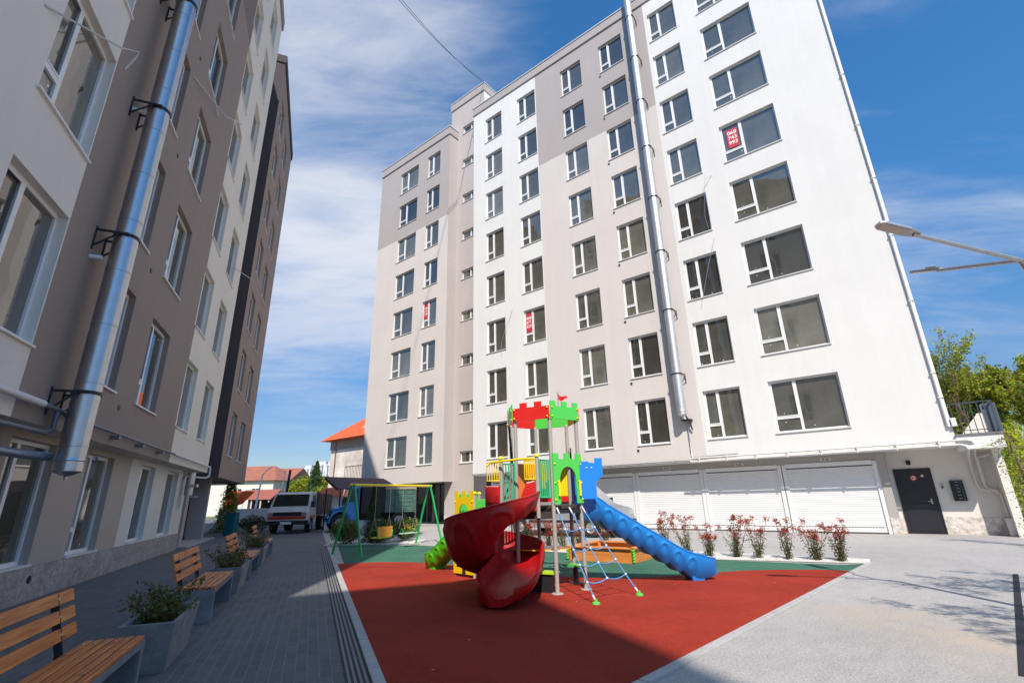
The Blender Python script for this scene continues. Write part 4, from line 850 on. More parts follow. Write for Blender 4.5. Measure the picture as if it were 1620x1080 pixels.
# solid wall of the slide start
g = MB(); g.prism([v3(H_ + wdir * 0.02 + nGH * 0.02, 1.15), v3(H_ + wdir * 0.24, 1.15), v3(H_ + wdir * 0.24, 1.60), v3(H_ + wdir * 0.0 + nGH * 0.02, 1.60)], v3(nGH * 0.05, 0)); g.build('slide_entry', mat('red_slide_bright', (0.55, 0.012, 0.01), 0.3, coat=0.3), PT, bevel=0.012)
g = MB(); g.prism([v3(G_ + wdir * 0.02, 1.2), v3(G_ + wdir * 0.3, 1.2), v3(G_ + wdir * 0.24, 1.45), v3(G_ + wdir * 0.16, 1.63), v3(G_ + wdir * 0.02, 1.66)], v3(nGH * 0.04, 0))
g.build('slide_entry', mat('red_slide_bright', (0.55, 0.012, 0.01), 0.3, coat=0.3), PT, bevel=0.012)
# rope on the far left post
g = MB(); g.tube([v3(A_ + Vector((-0.04, -0.02)), 2.72), v3(A_ + Vector((-0.02, -0.05)), 2.4), v3(A_ + Vector((0.01, -0.05)), 2.0)], 0.018, 8); g.build('hose', M_black, PT, smooth=True)
g = MB(); g.tube([v3(E_ + Vector((0.05, -0.05)), 2.05), v3(E_ + Vector((0.05, -0.05)), 2.25)], 0.012, 8); g.prism([v3(E_ + Vector((0.045, -0.05)), 2.07), v3(E_ + Vector((0.045, -0.05)), 2.18), v3(E_ + Vector((-0.03, -0.07)), 2.07)], (0, 0.01, 0)); g.build('small_flag', M_dkmetal, PT)
# flag
fb = D_.lerp(E_, 0.1) + Vector((-0.28, -0.1))
g = MB(); g.tube([v3(fb, 2.85), v3(fb, 3.17)], 0.008, 8); fl_ = g.build('flagpole', M_galv, PT)
g = MB(); nF = 12; vs = []
for i in range(nF + 1):
    u = i / nF; x = 0.17 * u; dz = -0.10 * u - 0.03 * sin(u * 5); wv = 0.02 * sin(u * 7)
    top_ = 3.16 + dz; h_ = 0.095 * (1 - u * 0.8) + 0.012
    vs += [(fb.x + x, fb.y + wv, top_), (fb.x + x, fb.y + wv, top_ - h_)]
g.add(vs, [(2 * i, 2 * i + 2, 2 * i + 3, 2 * i + 1) for i in range(nF)]); 
g.add([(fb.x + 0.09, fb.y, 3.09), (fb.x + 0.15, fb.y + 0.01, 3.09), (fb.x + 0.10, fb.y, 3.05)], [(0, 1, 2)])
g.build('flag', M_red, PT)
# climbing net
top = [v3(C_.lerp(D_, u) + n_ * 0.04, DK - 0.03) for u in (0.06, 0.5, 0.97)]
bL = Vector((1.06, 7.31, 0.03)); bR = Vector((1.78, 7.84, 0.03)); bM = (bL + bR) / 2
lv = [0.26, 0.5, 0.69, 0.86]
def lp(a, b_, t_): 
    p = a.lerp(b_, t_); p.z -= 0.03 * sin(pi * t_); return p
g = MB()
for a, b_, t1 in ((top[0], bL, 1), (top[1], bM, 0.8), (top[2], bR, 1)): g.tube([lp(a, b_, t1 * k_ / 10) for k_ in range(11)], 0.010, 8)
Lr = [lp(top[0], bL, t_) for t_ in (0.24, 0.46, 0.62, 0.80)]; Mr = [lp(top[1], bM, t_) for t_ in (0.24, 0.46, 0.62, 0.79)]; Rr = [lp(top[2], bR, t_) for t_ in (0.24, 0.45, 0.61, 0.78)]
for a, m__, c in zip(Lr, Mr, Rr):
    for p, q in ((a, m__), (m__, c)): g.tube([p.lerp(q, k_ / 8) - Vector((0, 0, 0.035 * sin(pi * k_ / 8))) for k_ in range(9)], 0.009, 8)
net = g.build('climbing_net', M_rope, PT, autosmooth=50)
g = MB()
for q in Lr + Mr + Rr: g.sphere(q, 0.018, 8)
for a, b_, t1 in ((top[0], bL, 1), (top[2], bR, 1)):
    g.tube([lp(a, b_, 0.0), lp(a, b_, 0.07)], 0.014, 8); g.tube([lp(a, b_, 0.93), lp(a, b_, 0.99)], 0.014, 8)
g.tube([lp(top[1], bM, 0), lp(top[1], bM, 0.07)], 0.014, 8)
g.build('net_clamp', M_trim, net, smooth=True)
g = MB()
for q in (bL, bR): g.lathe([(0.055, 0), (0.05, 0.02), (0.02, 0.03), (0.02, 0.06), (0, 0.06)], (q.x, q.y, 0.01), (0, 0, 1), 14)
g.build('net_anchor', M_green, net, autosmooth=40)
# play counter and seats under the deck
g = MB(); pts = [(0.42 + 0.5 * cos(a), 8.72 + 0.34 * sin(a)) for a in [2 * pi * k_ / 28 for k_ in range(28)]]
g.prism([(x, y, 0.585) for x, y in pts], (0, 0, 0.004), 1); g.prism([(x, y, 0.60) for x, y in [(0.42 + (px_ - 0.42) * 0.97, 8.72 + (py_ - 8.72) * 0.97) for px_, py_ in pts]], (0, 0, 0.006), 0); g.prism([(x, y, 0.589) for x, y in pts], (0, 0, 0.011), 1)
g.build('counter', [mat('counter_red', (0.55, 0.06, 0.03), 0.25, coat=0.4), M_yellow], PT)
g = MB(); g.prism([v3(p, 0.27) for p in (Vector((0.16, 8.3)), Vector((0.55, 8.12)), Vector((0.66, 8.3)), Vector((0.28, 8.5)))], (0, 0, 0.03)); g.build('seat_board', mat('seat_lime', (0.45, 0.7, 0.02), 0.4), PT)
g = MB(); g.prism([v3(p, 0.0) for p in (Vector((0.18, 8.33)), Vector((0.53, 8.16)), Vector((0.55, 8.2)), Vector((0.2, 8.37)))], (0, 0, 0.27)); g.build('seat_panel', M_dkmetal, PT)
g = MB(); g.prism([v3(p, 0.30) for p in (Vector((0.75, 8.9)), Vector((1.08, 8.55)), Vector((1.18, 8.7)), Vector((0.88, 9.05)))], (0, 0, 0.025)); g.tube([(0.98, 8.85, 0), (0.98, 8.85, 0.3)], 0.04, 12, 1); g.build('seat_board', [M_green, M_dkmetal], PT)
# --- small tower with lime slide
Q = [Vector(p) for p in ((-1.19, 10.22), (-.80, 9.82), (-.38, 10.22), (-.77, 10.62))]
for i, p in enumerate(Q):
    g = MB(); g.tube([v3(p, 0), v3(p, 1.5)], 0.03, 12, 0); g.lathe([(0.045, 0), (0.045, 0.02), (0.03, 0.04), (0, 0.045)], v3(p, 1.5), (0, 0, 1), 14, 1); g.build('post', [M_post, M_lemon], PT, autosmooth=40)
g = MB(); g.prism([v3(p, 0.78) for p in Q], (0, 0, 0.06)); g.build('deck', M_deck, PT)
cen_keep = cen; cen = sum(Q, Vector((0, 0))) / 4
g = MB(); plate(g, Q[0], Q[1], [(0.0, 0.84)] + archpanel(0.84, 1.44, (0.2, 1.56), 0.22, 0.78, 1.12)[1:], 0.035); o = g.build('gate_panel', M_yellow, PT); bolts(o, Q[0], Q[1], (0.92, 1.36), 0.04)
g = MB(); plate(g, Q[0], Q[1], [(-0.03, 0.06), (1.03, 0.06), (1.03, 0.2), (0.96, 0.22), (0.96, 0.3), (1.03, 0.32), (1.03, 0.76), (-0.03, 0.76)], 0.035)
for u, z in ((0.32, 0.40), (0.8, 0.17), (0.62, 0.56)): plate(g, Q[0], Q[1], [(u - 0.09, z - 0.045), (u + 0.09, z - 0.045), (u + 0.09, z + 0.045), (u - 0.09, z + 0.045)], 0.054, 0.004, mi=1)
for u, z in ((0.24, 0.22), (0.55, 0.10)): plate(g, Q[0], Q[1], [(u - 0.09, z - 0.045), (u + 0.09, z - 0.045), (u + 0.09, z + 0.045), (u - 0.09, z + 0.045)], 0.054, 0.003, mi=2)
g.build('climbing_panel', [M_yellow, M_red, M_black], PT)
g = MB(); plate(g, Q[3], Q[0], [(0, 1.2), (0.15, 1.16), (1, 0.9), (1, 1.5), (0, 1.5)], 0.03); g.build('side_panel', M_green, PT)
g = MB(); plate(g, Q[1], Q[2], [(0, 0.9), (1, 0.9), (1, 1.32), (0.7, 1.42), (0, 1.38)], 0.03); g.build('side_panel', M_green, PT)
cen = cen_keep
e_g = Vector((-0.67, 0.74)).normalized(); s1_ = (Q[0] + Q[3]) / 2; path = []; LG = 1.38
for i in range(110):
    x = LG * i / 109; t_ = min(max((x - 0.08) / 0.95, 0), 1); z = 0.80 - 0.60 * t_ - (0.02 if x > 1.1 else 0)
    path.append((v3(s1_ + e_g * x, z), e_g, x))
def pfg(i, x):
    q = max(0, (x - 1.12) / 0.26); hw = 0.21 * math.sqrt(max(0.06, 1 - q * q * 0.8))
    return make_prof(hw, 0.17 * (1 - .3 * q), 0.16 - 0.05 * q, 0.14, x, 0.22, 0.028 if 0.1 < x < 1.05 else 0)
o = slide(path, pfg, 'slide', M_lime, PT); o['label'] = 'short lime green slide'
ng = Vector((-e_g.y, e_g.x)); fx = s1_ + e_g * 1.1
g = MB(); g.prism([v3(fx - ng * 0.15 + e_g * u, z) for u, z in [(-0.1, 0), (0.1, 0), (0.08, 0.12), (-0.12, 0.14)]], v3(ng * 0.30, 0)); g.build('slide_foot', M_lime, PT, bevel=0.015)
# sloped plank bridge between the towers
g = MB()
for k_ in range(9):
    t_ = k_ / 8; p = Q[2].lerp(A_, 0.08 + 0.8 * t_); q = (Q[3] + Vector((0.1, 0))).lerp(F_, 0.08 + 0.8 * t_); z = 0.84 + 0.38 * t_
    g.bar(v3(p, z), v3(q, z), 0.09, 0.03)
g.build('bridge', M_deck, PT)
g = MB(); g.tube([v3(Q[2], 1.35), v3(Q[2].lerp(A_, 0.5), 1.38), v3(A_, 1.75)], 0.016, 8); g.tube([v3(Q[3], 1.35), v3(Q[3].lerp(F_, 0.5), 1.4), v3(F_, 1.75)], 0.016, 8); g.build('bridge_rail', M_red, PT, smooth=True)
g = MB(); g.prism([v3(Q[1].lerp(B_, 0.35) + Vector((0.05, 0.35)), 0.05), v3(Q[1].lerp(B_, 0.35) + Vector((0.12, 0.35)), 0.05), v3(Q[1].lerp(B_, 0.1) + Vector((-0.0, 0.4)), 0.75), v3(Q[1].lerp(B_, 0.1) + Vector((-0.1, 0.4)), 0.75)], (0.0, 0.5, 0)); g.build('ramp', M_red, PT)
# ================================================================== SWING SET
SW = thing('swing_set', 'green A-frame swing set with yellow top bar and two seats', 'swing set', (-3.85, 15.9, 0))
aL = Vector((-4.67, 14.37, 1.87)); aR = Vector((-3.0, 17.4, 1.87)); ax = (aR - aL).normalized(); pr = Vector((-ax.y, ax.x, 0))
g = MB(); g.tube([aL - ax * 0.12, aR + ax * 0.12], 0.038, 14)
for k_ in range(8): g.tube([aL.lerp(aR, k_ / 7 * 0.98 + 0.01) - ax * 0.02, aL.lerp(aR, k_ / 7 * 0.98 + 0.01) + ax * 0.02], 0.041, 14)
g.build('top_bar', M_yellow, SW, autosmooth=40)
for a, sh in ((aL, -1), (aR, 1)):
    for sg in (-1, 1):
        g = MB(); g.tube([a + pr * 0.05 * sg, Vector((a.x, a.y, 0)) + pr * 0.56 * sg + ax * 0.06 * sh], 0.033, 12); f_ = Vector((a.x, a.y, 0)) + pr * 0.56 * sg + ax * 0.06 * sh
        g.lathe([(0.08, 0.005), (0.08, 0.02), (0.033, 0.03)], f_, (0, 0, 1), 14); g.build('leg', M_sgreen, SW, autosmooth=40)
    g = MB(); g.bar(Vector((a.x, a.y, 0)) + pr * 0.4 + Vector((0, 0, 0.55)), Vector((a.x, a.y, 0)) - pr * 0.4 + Vector((0, 0, 0.55)), 0.02, 0.02) if False else g.sphere(a, 0.055, 10); g.build('joint', M_sgreen, SW, smooth=True)
def chain(g, a, b_, r_=0.006):
    n = int((b_ - a).length / 0.045)
    for k_ in range(n):
        p = a.lerp(b_, k_ / n); q = a.lerp(b_, (k_ + 0.8) / n); off = Vector((0.006, 0, 0)) if k_ % 2 else Vector((0, 0.006, 0))
        g.tube([p + off, q - off], r_, 5)
for (u0, u1, kind) in ((0.27, 0.45, 'baby'), (0.62, 0.80, 'flat')):
    p0, p1 = aL.lerp(aR, u0), aL.lerp(aR, u1); zs = 0.36 if kind == 'baby' else 0.40
    q0, q1 = Vector((p0.x, p0.y, zs)), Vector((p1.x, p1.y, zs)); g = MB(); cx = (q0 + q1) / 2
    g.prism([q0 - pr * 0.13, q1 - pr * 0.13, q1 + pr * 0.13, q0 + pr * 0.13], (0, 0, 0.03))
    st = g.build('swing_seat', M_lemon if kind == 'baby' else mat('pale_seat', (0.45, 0.62, 0.45), 0.5), SW, bevel=0.006)
    for q in (q0, q1):
        g = MB()
        if kind == 'baby': g.tube([q - pr * 0.15, q - pr * 0.15 + Vector((0, 0, 0.22)), q + pr * 0.13 + Vector((0, 0, 0.24)), q + pr * 0.15], 0.014, 8)
        else: g.tube([q - pr * 0.12, q + Vector((0, 0, 0.16)), q + pr * 0.12], 0.012, 8)
        g.build('seat_frame', M_sgreen, st, smooth=True)
    if kind == 'baby':
        g = MB(); g.prism([q0 - pr * 0.15 + Vector((0, 0, 0.03)), q1 - pr * 0.15 + Vector((0, 0, 0.03)), q1 - pr * 0.15 + Vector((0, 0, 0.32)), q0 - pr * 0.15 + Vector((0, 0, 0.32))], pr * 0.02); g.build('seat_back', mat('orange_seat', (0.80, 0.28, 0.02), 0.4), st, bevel=0.006)
    g = MB()
    for p, q in ((p0, q0), (p1, q1)):
        jn = Vector((q.x, q.y, 0.95)); chain(g, p, jn)
        for sg in (-1, 1): chain(g, jn, q + pr * sg * 0.12 + Vector((0, 0, 0.16)))
    g.build('chain', M_galv, st)
# ================================================================== SANDBOX
SB = thing('sandbox', 'orange timber sandbox with green corner clips behind the climbing net', 'sandbox', (2.5, 11.25, 0))
f0 = Vector((2.5, 11.28)); eu = Vector((.60, .80)); ev = Vector((-.80, .60)); W_, D2 = 1.5, 1.62
crn = [f0, f0 + eu * W_, f0 + eu * W_ + ev * D2, f0 + ev * D2]
for i in range(4):
    a, c = crn[i], crn[(i + 1) % 4]; d_ = (c - a).normalized(); nn = Vector((-d_.y, d_.x))
    g = MB(); g.prism([v3(a, 0), v3(c, 0), v3(c + nn * 0.04, 0), v3(a + nn * 0.04, 0)], (0, 0, 0.145)); g.prism([v3(a, 0.148), v3(c, 0.148), v3(c + nn * 0.04, 0.148), v3(a + nn * 0.04, 0.148)], (0, 0, 0.13)); g.build('side_board', M_wood_o, SB, bevel=0.005)
    g = MB(); g.prism([v3(a - d_ * 0.0 - nn * 0.05, 0.28), v3(c - nn * 0.05, 0.28), v3(c + nn * 0.13 - d_ * 0.18, 0.28), v3(a + nn * 0.13 + d_ * 0.18, 0.28)], (0, 0, 0.035)); g.build('rim_board', M_wood_o, SB, bevel=0.012)
    g = MB()
    for k_ in range(5): g.sphere(v3(a - nn * 0.02 - d_ * 0.01, 0.04 + 0.055 * k_), 0.03, 6, 0, (1.1, 1.1, 0.9)); g.sphere(v3(a - nn * 0.045 + d_ * 0.015, 0.065 + 0.055 * k_), 0.010, 6, 1)
    g.build('corner_clip', [mat('clip_green', (0.05, 0.65, 0.03), 0.4), M_lemon], SB, smooth=True)
g = MB(); g.prism([v3(p, 0.02) for p in [crn[0] + eu * .06 + ev * .06, crn[1] - eu * .06 + ev * .06, crn[2] - eu * .06 - ev * .06, crn[3] + eu * .06 - ev * .06]], (0, 0, 0.08)); g.build('sand', mat('sand', (0.35, 0.24, 0.15), 1.0, bump=0.6), SB)
# ================================================================== BENCHES AND PLANTERS
def bench(label, s0, s1, t0, t1):
    t = thing('park_bench', label, 'bench', ((s0 + s1) / 2, (t0 + t1) / 2, 0), FL, 'benches along the left pavement')
    for sa in (s0, s1 - 0.07):
        g = MB(); g.box(sa, sa + 0.07, t0, t1, 0, 0.385); g.build('side_slab', M_conc, t, bevel=0.006)
    g = MB(); g.box(s0 + 0.07, s1 - 0.07, t0, t1, 0.335, 0.385); g.build('seat_slab', M_conc, t, bevel=0.004)
    n = 6; wd = (t1 - t0 - 0.01) / n
    for k_ in range(n):
        g = MB(); g.box(s0 + 0.01, s1 - 0.01, t0 + 0.005 + k_ * wd, t0 + 0.005 + (k_ + 1) * wd - 0.012, 0.389, 0.42); sl = g.build('seat_slat', M_slat, t, bevel=0.005)
        g = MB()
        for q in (s0 + 0.12, s1 - 0.12): g.lathe([(0.008, 0), (0.007, 0.004), (0, 0.005)], (q, t0 + k_ * wd + wd / 2, 0.42), (0, 0, 1), 8)
        g.build('screw', M_galv, sl)
    for sa in (s0 + 0.32, s1 - 0.32):
        g = MB(); g.bar((sa, t1 + 0.02, 0.12), (sa, t1 + 0.03, 0.40), 0.05, 0.012, up=(1, 0, 0)); g.bar((sa, t1 + 0.03, 0.40), (sa, t1 + 0.14, 0.80), 0.05, 0.012, up=(1, 0, 0)); g.build('back_bracket', M_dkmetal, t)
    for k_ in range(3):
        z = 0.49 + k_ * 0.118; y = t1 + 0.035 + (z - 0.40) * 0.275
        g = MB(); g.prism([(s0 + 0.06, y, z), (s0 + 0.06, y - 0.028, z + 0.003), (s0 + 0.06, y - 0.028 + 0.022, z + 0.085), (s0 + 0.06, y + 0.022, z + 0.083)], (s1 - s0 - 0.12, 0, 0)); o_ = g.build('back_slat', M_slat, t, bevel=0.005)
        g = MB()
        for sa in (s0 + 0.32, s1 - 0.32): g.lathe([(0.011, 0), (0.010, 0.004), (0, 0.007)], (sa, y - 0.018, z + 0.043), (0, -1, 0.26), 10)
        g.build('bolt', mat('brass', (0.6, 0.5, 0.3), 0.3, metal=1.0), o_)
    return t
bench('nearest slatted bench cut by the lower left corner', 3.55, 5.22, 1.15, 1.56)
bench('slatted bench between the two nearest planters', 7.72, 9.38, 1.05, 1.46)
bench('slatted bench third from the camera, behind second planter', 11.55, 13.15, 1.0, 1.40)
bench('farthest small bench near the building entrance', 16.1, 17.3, 1.0, 1.38)
def leafquad(g, c, size, rng, mi, up_=0.3, asp=0.55):
    d = Vector((rng.gauss(0, 1), rng.gauss(0, 1), rng.gauss(0, 1) + up_)).normalized(); a = d.orthogonal().normalized(); a = Matrix.Rotation(rng.uniform(0, 6.28), 3, d) @ a; b_ = d.cross(a)
    l = size * rng.uniform(0.7, 1.3); w_ = l * asp; c = Vector(c); fold = d * l * 0.12
    g.add([c - a * l, c - b_ * w_ + fold, c + a * l, c + b_ * w_ + fold], [(0, 1, 2), (0, 2, 3)], mi)
def planter(label, s, t, hl, hw, plabel, seed, ph, gold=False):
    p = thing('planter', label, 'planter', (s, t, 0), FL, 'concrete planters along the left pavement')
    g = MB(); bl, bw = hl * 0.86, hw * 0.80; ht = 0.41; th = 0.035
    o_ = [(-1, -1), (1, -1), (1, 1), (-1, 1)]
    vs = [(s + x * bl, t + y * bw, 0) for x, y in o_] + [(s + x * hl, t + y * hw, ht) for x, y in o_] + [(s + x * (hl - th), t + y * (hw - th), ht) for x, y in o_] + [(s + x * (hl - th - .02), t + y * (hw - th - .02), ht - 0.07) for x, y in o_]
    fs = [(0, 3, 2, 1)] + [(i, (i + 1) % 4, 4 + (i + 1) % 4, 4 + i) for i in range(4)] + [(4 + i, 4 + (i + 1) % 4, 8 + (i + 1) % 4, 8 + i) for i in range(4)] + [(8 + i, 8 + (i + 1) % 4, 12 + (i + 1) % 4, 12 + i) for i in range(4)]
    g.add(vs, fs, 0); g.build('pot', M_plant, p, bevel=0.005)
    g = MB(); g.add([vs[12], vs[13], vs[14], vs[15]], [(0, 1, 2, 3)]); g.build('soil', M_soil, p)
    q = thing('potted_shrub', plabel, 'shrub', (s, t, ht - 0.07), FL, 'shrubs in the planters')
    rng = random.Random(seed); st = MB(); lf = MB()
    for k_ in range(26):
        x, y = s + rng.uniform(-0.6, 0.6) * hl, t + rng.uniform(-0.6, 0.6) * hw; ang = rng.uniform(0, 6.28); L_ = ph * rng.uniform(0.5, 1.05); lean = rng.uniform(0.15, 0.85)
        pts = [Vector((x, y, ht - 0.07))]; d = Vector((cos(ang) * lean, sin(ang) * lean * 0.8, 1)).normalized()
        for j in range(5):
            d = (d + Vector((cos(ang) * 0.12, sin(ang) * 0.12, -0.05)) + Vector((rng.gauss(0, .12), rng.gauss(0, .12), rng.gauss(0, .08)))).normalized(); pts.append(pts[-1] + d * L_ / 5)
        st.tube(pts, [0.006, 0.005, 0.004, 0.0035, 0.003, 0.002], 5)
        for j in range(1, 6):
            for m__ in range(rng.randint(9, 15)):
                u = rng.random(); c = pts[j - 1].lerp(pts[j], u) + Vector((rng.gauss(0, .035), rng.gauss(0, .035), rng.gauss(0, .03)))
                leafquad(lf, c, 0.020, rng, (rng.choice([0, 0, 1, 2, 2, 3]) if not gold else rng.choice([1, 2, 2, 3, 3])))
    st.build('stems', M_stemr, q); lf.build('foliage', [LF_dark, LF_mid, LF_olive, LF_brown, LF_red], q)
planter('nearest tapered concrete planter beside the corner bench', 6.22, 1.26, 0.535, 0.215, 'olive and brown leggy shrub in the nearest planter', 11, 0.50)
planter('tapered concrete planter between second and third bench', 10.45, 1.22, 0.60, 0.24, 'rusty brown shrub in the second planter', 12, 0.48, True)
planter('third concrete planter towards the building entrance', 14.4, 1.2, 0.62, 0.24, 'tall brown red shrub in the third planter', 13, 0.62, True)
# ================================================================== PHOTINIA SHRUBS
def photinia(x, y, h, seed, label):
    q = thing('photinia_shrub', label, 'shrub', (x, y, 0), 0, 'red tipped shrubs in the gravel bed'); rng = random.Random(seed); st = MB(); lf = MB()
    for k_ in range(rng.randint(9, 12)):
        ang = rng.uniform(0, 6.28); L_ = h * rng.uniform(0.6, 1.1); lean = rng.uniform(0.02, 0.36); d = Vector((cos(ang) * lean, sin(ang) * lean, 1)).normalized()
        pts = [Vector((x + rng.uniform(-.05, .05), y + rng.uniform(-.05, .05), 0))]
        for j in range(5): d = (d + Vector((rng.gauss(0, .08), rng.gauss(0, .08), 0))).normalized(); pts.append(pts[-1] + d * L_ / 5)
        st.tube(pts, [0.008, 0.006, 0.005, 0.004, 0.003, 0.002], 5)
        for j in range(1, 6):
            n = 24 if j < 4 else 10
            if rng.random() < 0.2 and j < 5: n = 3
            for m__ in range(n):
                c = pts[j - 1].lerp(pts[j], rng.random()) + Vector((rng.gauss(0, .04), rng.gauss(0, .04), rng.gauss(0, .03))); zz = c.z / h
                leafquad(lf, c, 0.019, rng, rng.choice([0, 1, 2, 3, 3]) if zz < 0.5 else rng.choice([1, 2, 3, 3, 4]))
        for m__ in range(40): leafquad(lf, pts[-1] + Vector((rng.gauss(0, .035), rng.gauss(0, .035), rng.gauss(0, .03))), 0.020, rng, 4 if rng.random() < .8 else 2)
    st.build('stems', M_stemr, q); lf.build('foliage', [LF_dark, LF_mid, LF_olive, LF_brown, LF_red], q)
ph = [(6.67, 10.82, .78, 'rightmost red tipped shrub at the bed corner'), (6.29, 11.02, .74, 'sparse red tipped shrub second from the bed corner'), (5.83, 11.3, .82, 'bushy red tipped shrub third from the bed corner'),
      (5.32, 11.55, .85, 'red tipped shrub fourth from the bed corner'), (4.99, 11.85, .86, 'red tipped shrub fifth from the bed corner'), (4.5, 12.2, .66, 'low red tipped shrub above the lower end of the blue slide'),
      (4.19, 12.75, .92, 'tall red tipped shrub just above the blue slide'), (3.8, 13.3, .95, 'red tipped shrub partly behind the blue slide'), (2.9, 13.3, .7, 'red tipped shrub beside the van nose behind the blue slide'), (2.35, 13.75, .75, 'red tipped shrub behind the sandbox'),
      (1.73, 14.2, .7, 'red tipped shrub under the van front wheel behind the net'), (1.29, 14.55, .72, 'red tipped shrub seen between net and front post'), (0.9, 14.8, .7, 'red tipped shrub right of the dark tower post'), (0.51, 15.1, .72, 'red tipped shrub left of the dark tower post'),
      (-1.0, 16.0, .9, 'red tipped shrub seen left of the small yellow tower')]
for i, (x, y, h, lb) in enumerate(ph): photinia(x, y, h, 40 + i, lb)
# ================================================================== ROUND BUSHES, SPRUCE, TREES
def blob(name, label, cat, c, rad, n, leaf, mats, seed, group=None, parent=None, trunk=0.0, lump=0.35, shape=None):
    t = thing(name, label, cat, (c[0], c[1], 0), 0, group); rng = random.Random(seed); g = MB(); i = 0
    clumps = [(Vector((rng.gauss(0, 1), rng.gauss(0, 1), rng.gauss(0, 1))).normalized(), rng.randrange(len(mats))) for _ in range(24)]
    while i < n:
        d = Vector((rng.gauss(0, 1), rng.gauss(0, 1), rng.gauss(0, 1))).normalized(); r_ = rng.random() ** 0.35
        k_ = max(range(24), key=lambda q: clumps[q][0].dot(d)); near = clumps[k_][0].dot(d)
        rr = r_ * (1 - lump + lump * max(0, near) ** 6) * (1 + 0.12 * noise.noise(d * 3 + Vector((seed, 0, 0))))
        p = Vector((c[0] + d.x * rad[0] * rr, c[1] + d.y * rad[1] * rr, c[2] + d.z * rad[2] * rr))
        if p.z < 0.02: continue
        leafquad(g, p, leaf, rng, clumps[k_][1] if rng.random() < .7 else rng.randrange(len(mats))); i += 1
    g.build('foliage', mats, t)
    if trunk:
        g = MB(); g.tube([(c[0], c[1], 0), (c[0] + .05, c[1], c[2] * .5), (c[0], c[1], c[2] + rad[2] * 0.4)], [trunk, trunk * .8, trunk * .3], 8)
        for k_ in range(7):
            a = rng.uniform(0, 6.28); z = c[2] - rad[2] * 0.5 + rng.random() * rad[2] * .6; g.tube([(c[0], c[1], z), (c[0] + cos(a) * rad[0] * .4, c[1] + sin(a) * rad[1] * .4, z + rad[2] * .3), (c[0] + cos(a) * rad[0] * .75, c[1] + sin(a) * rad[1] * .75, z + rad[2] * .5)], [trunk * .5, trunk * .3, trunk * .12], 5)
        g.build('trunk', M_bark, t)
    return t
blob('round_bush', 'dark rounded bush left of the spruce by the swing leg', 'bush', (-6.0, 18.1, .42), (.62, .62, .45), 3600, .030, [LF_dark, LF_olive, LF_mid], 61, 'clipped bushes beside the swings')
blob('round_bush', 'dark rounded bush behind the orange swing seat', 'bush', (-4.75, 18.1, .42), (.55, .55, .45), 3200, .030, [LF_dark, LF_olive, LF_mid], 62, 'clipped bushes beside the swings')
blob('round_bush', 'bush with golden leaf clumps behind the flat swing seat', 'bush', (-4.05, 18.75, .42), (.62, .6, .45), 3400, .030, [LF_olive, LF_mid, LF_gold, LF_dark], 63, 'clipped bushes beside the swings')
def conifer(name, label, x, y, h, r_, n, leaf, mats, seed):
    t = thing(name, label, 'tree', (x, y, 0)); rng = random.Random(seed); g = MB()
    for i in range(n):
        z = h * (rng.random() ** 1.25) ; tier = (z / h * 9) % 1; rr = r_ * (1 - z / h) ** 0.8 * (1.05 - 0.4 * tier) * rng.random() ** 0.4; a = rng.uniform(0, 6.28)
        rr *= 1 + 0.18 * sin(a * 5 + z * 7)
        leafquad(g, (x + cos(a) * rr, y + sin(a) * rr, 0.06 + z - 0.12 * rr), leaf, rng, rng.randrange(len(mats)), asp=0.3)
    g.build('foliage', mats, t); g = MB(); g.tube([(x, y, 0), (x, y, h * .95)], [0.06, 0.01], 8); g.build('trunk', M_bark, t)
conifer('spruce', 'slim dark spruce in front of the dump truck', -5.25, 18.6, 2.0, .42, 5200, .035, [LF_blue, LF_dark], 71)
conifer('thuja', 'bright green thuja column beside the left building entrance', -15.9, 27.9, 3.4, .75, 6000, .06, [LF_mid, LF_yel, LF_dark], 72)
conifer('spruce', 'blue green spruce beyond the trucks left of the cream house', -23.3, 58, 6.0, 2.0, 5200, .16, [LF_blue, LF_dark, LF_mid], 73)
blob('garden_tree', 'yellow green garden tree behind the white truck', 'tree', (-25.8, 60, 2.9), (1.9, 1.9, 1.9), 5000, .13, [LF_mid, LF_yel, LF_olive], 74, 'garden trees beyond the trucks', trunk=.12)
blob('garden_tree', 'low bright green tree between white truck and awning', 'tree', (-21.5, 56, 1.9), (2.2, 1.8, 1.5), 4200, .13, [LF_yel, LF_mid], 75, 'garden trees beyond the trucks', trunk=.12)
blob('garden_tree', 'small green tree by the black pole far behind the truck', 'tree', (-29.5, 75, 3.0), (3.0, 3.0, 2.6), 4200, .2, [LF_mid, LF_olive, LF_yel], 76, 'garden trees beyond the trucks', trunk=.15)
blob('garden_bush', 'dark scrubby plants at the foot of the white garden wall', 'bush', (-14.1, 27.2, .4), (.9, .6, .5), 1500, .05, [LF_dark, LF_olive, LF_brown], 77)
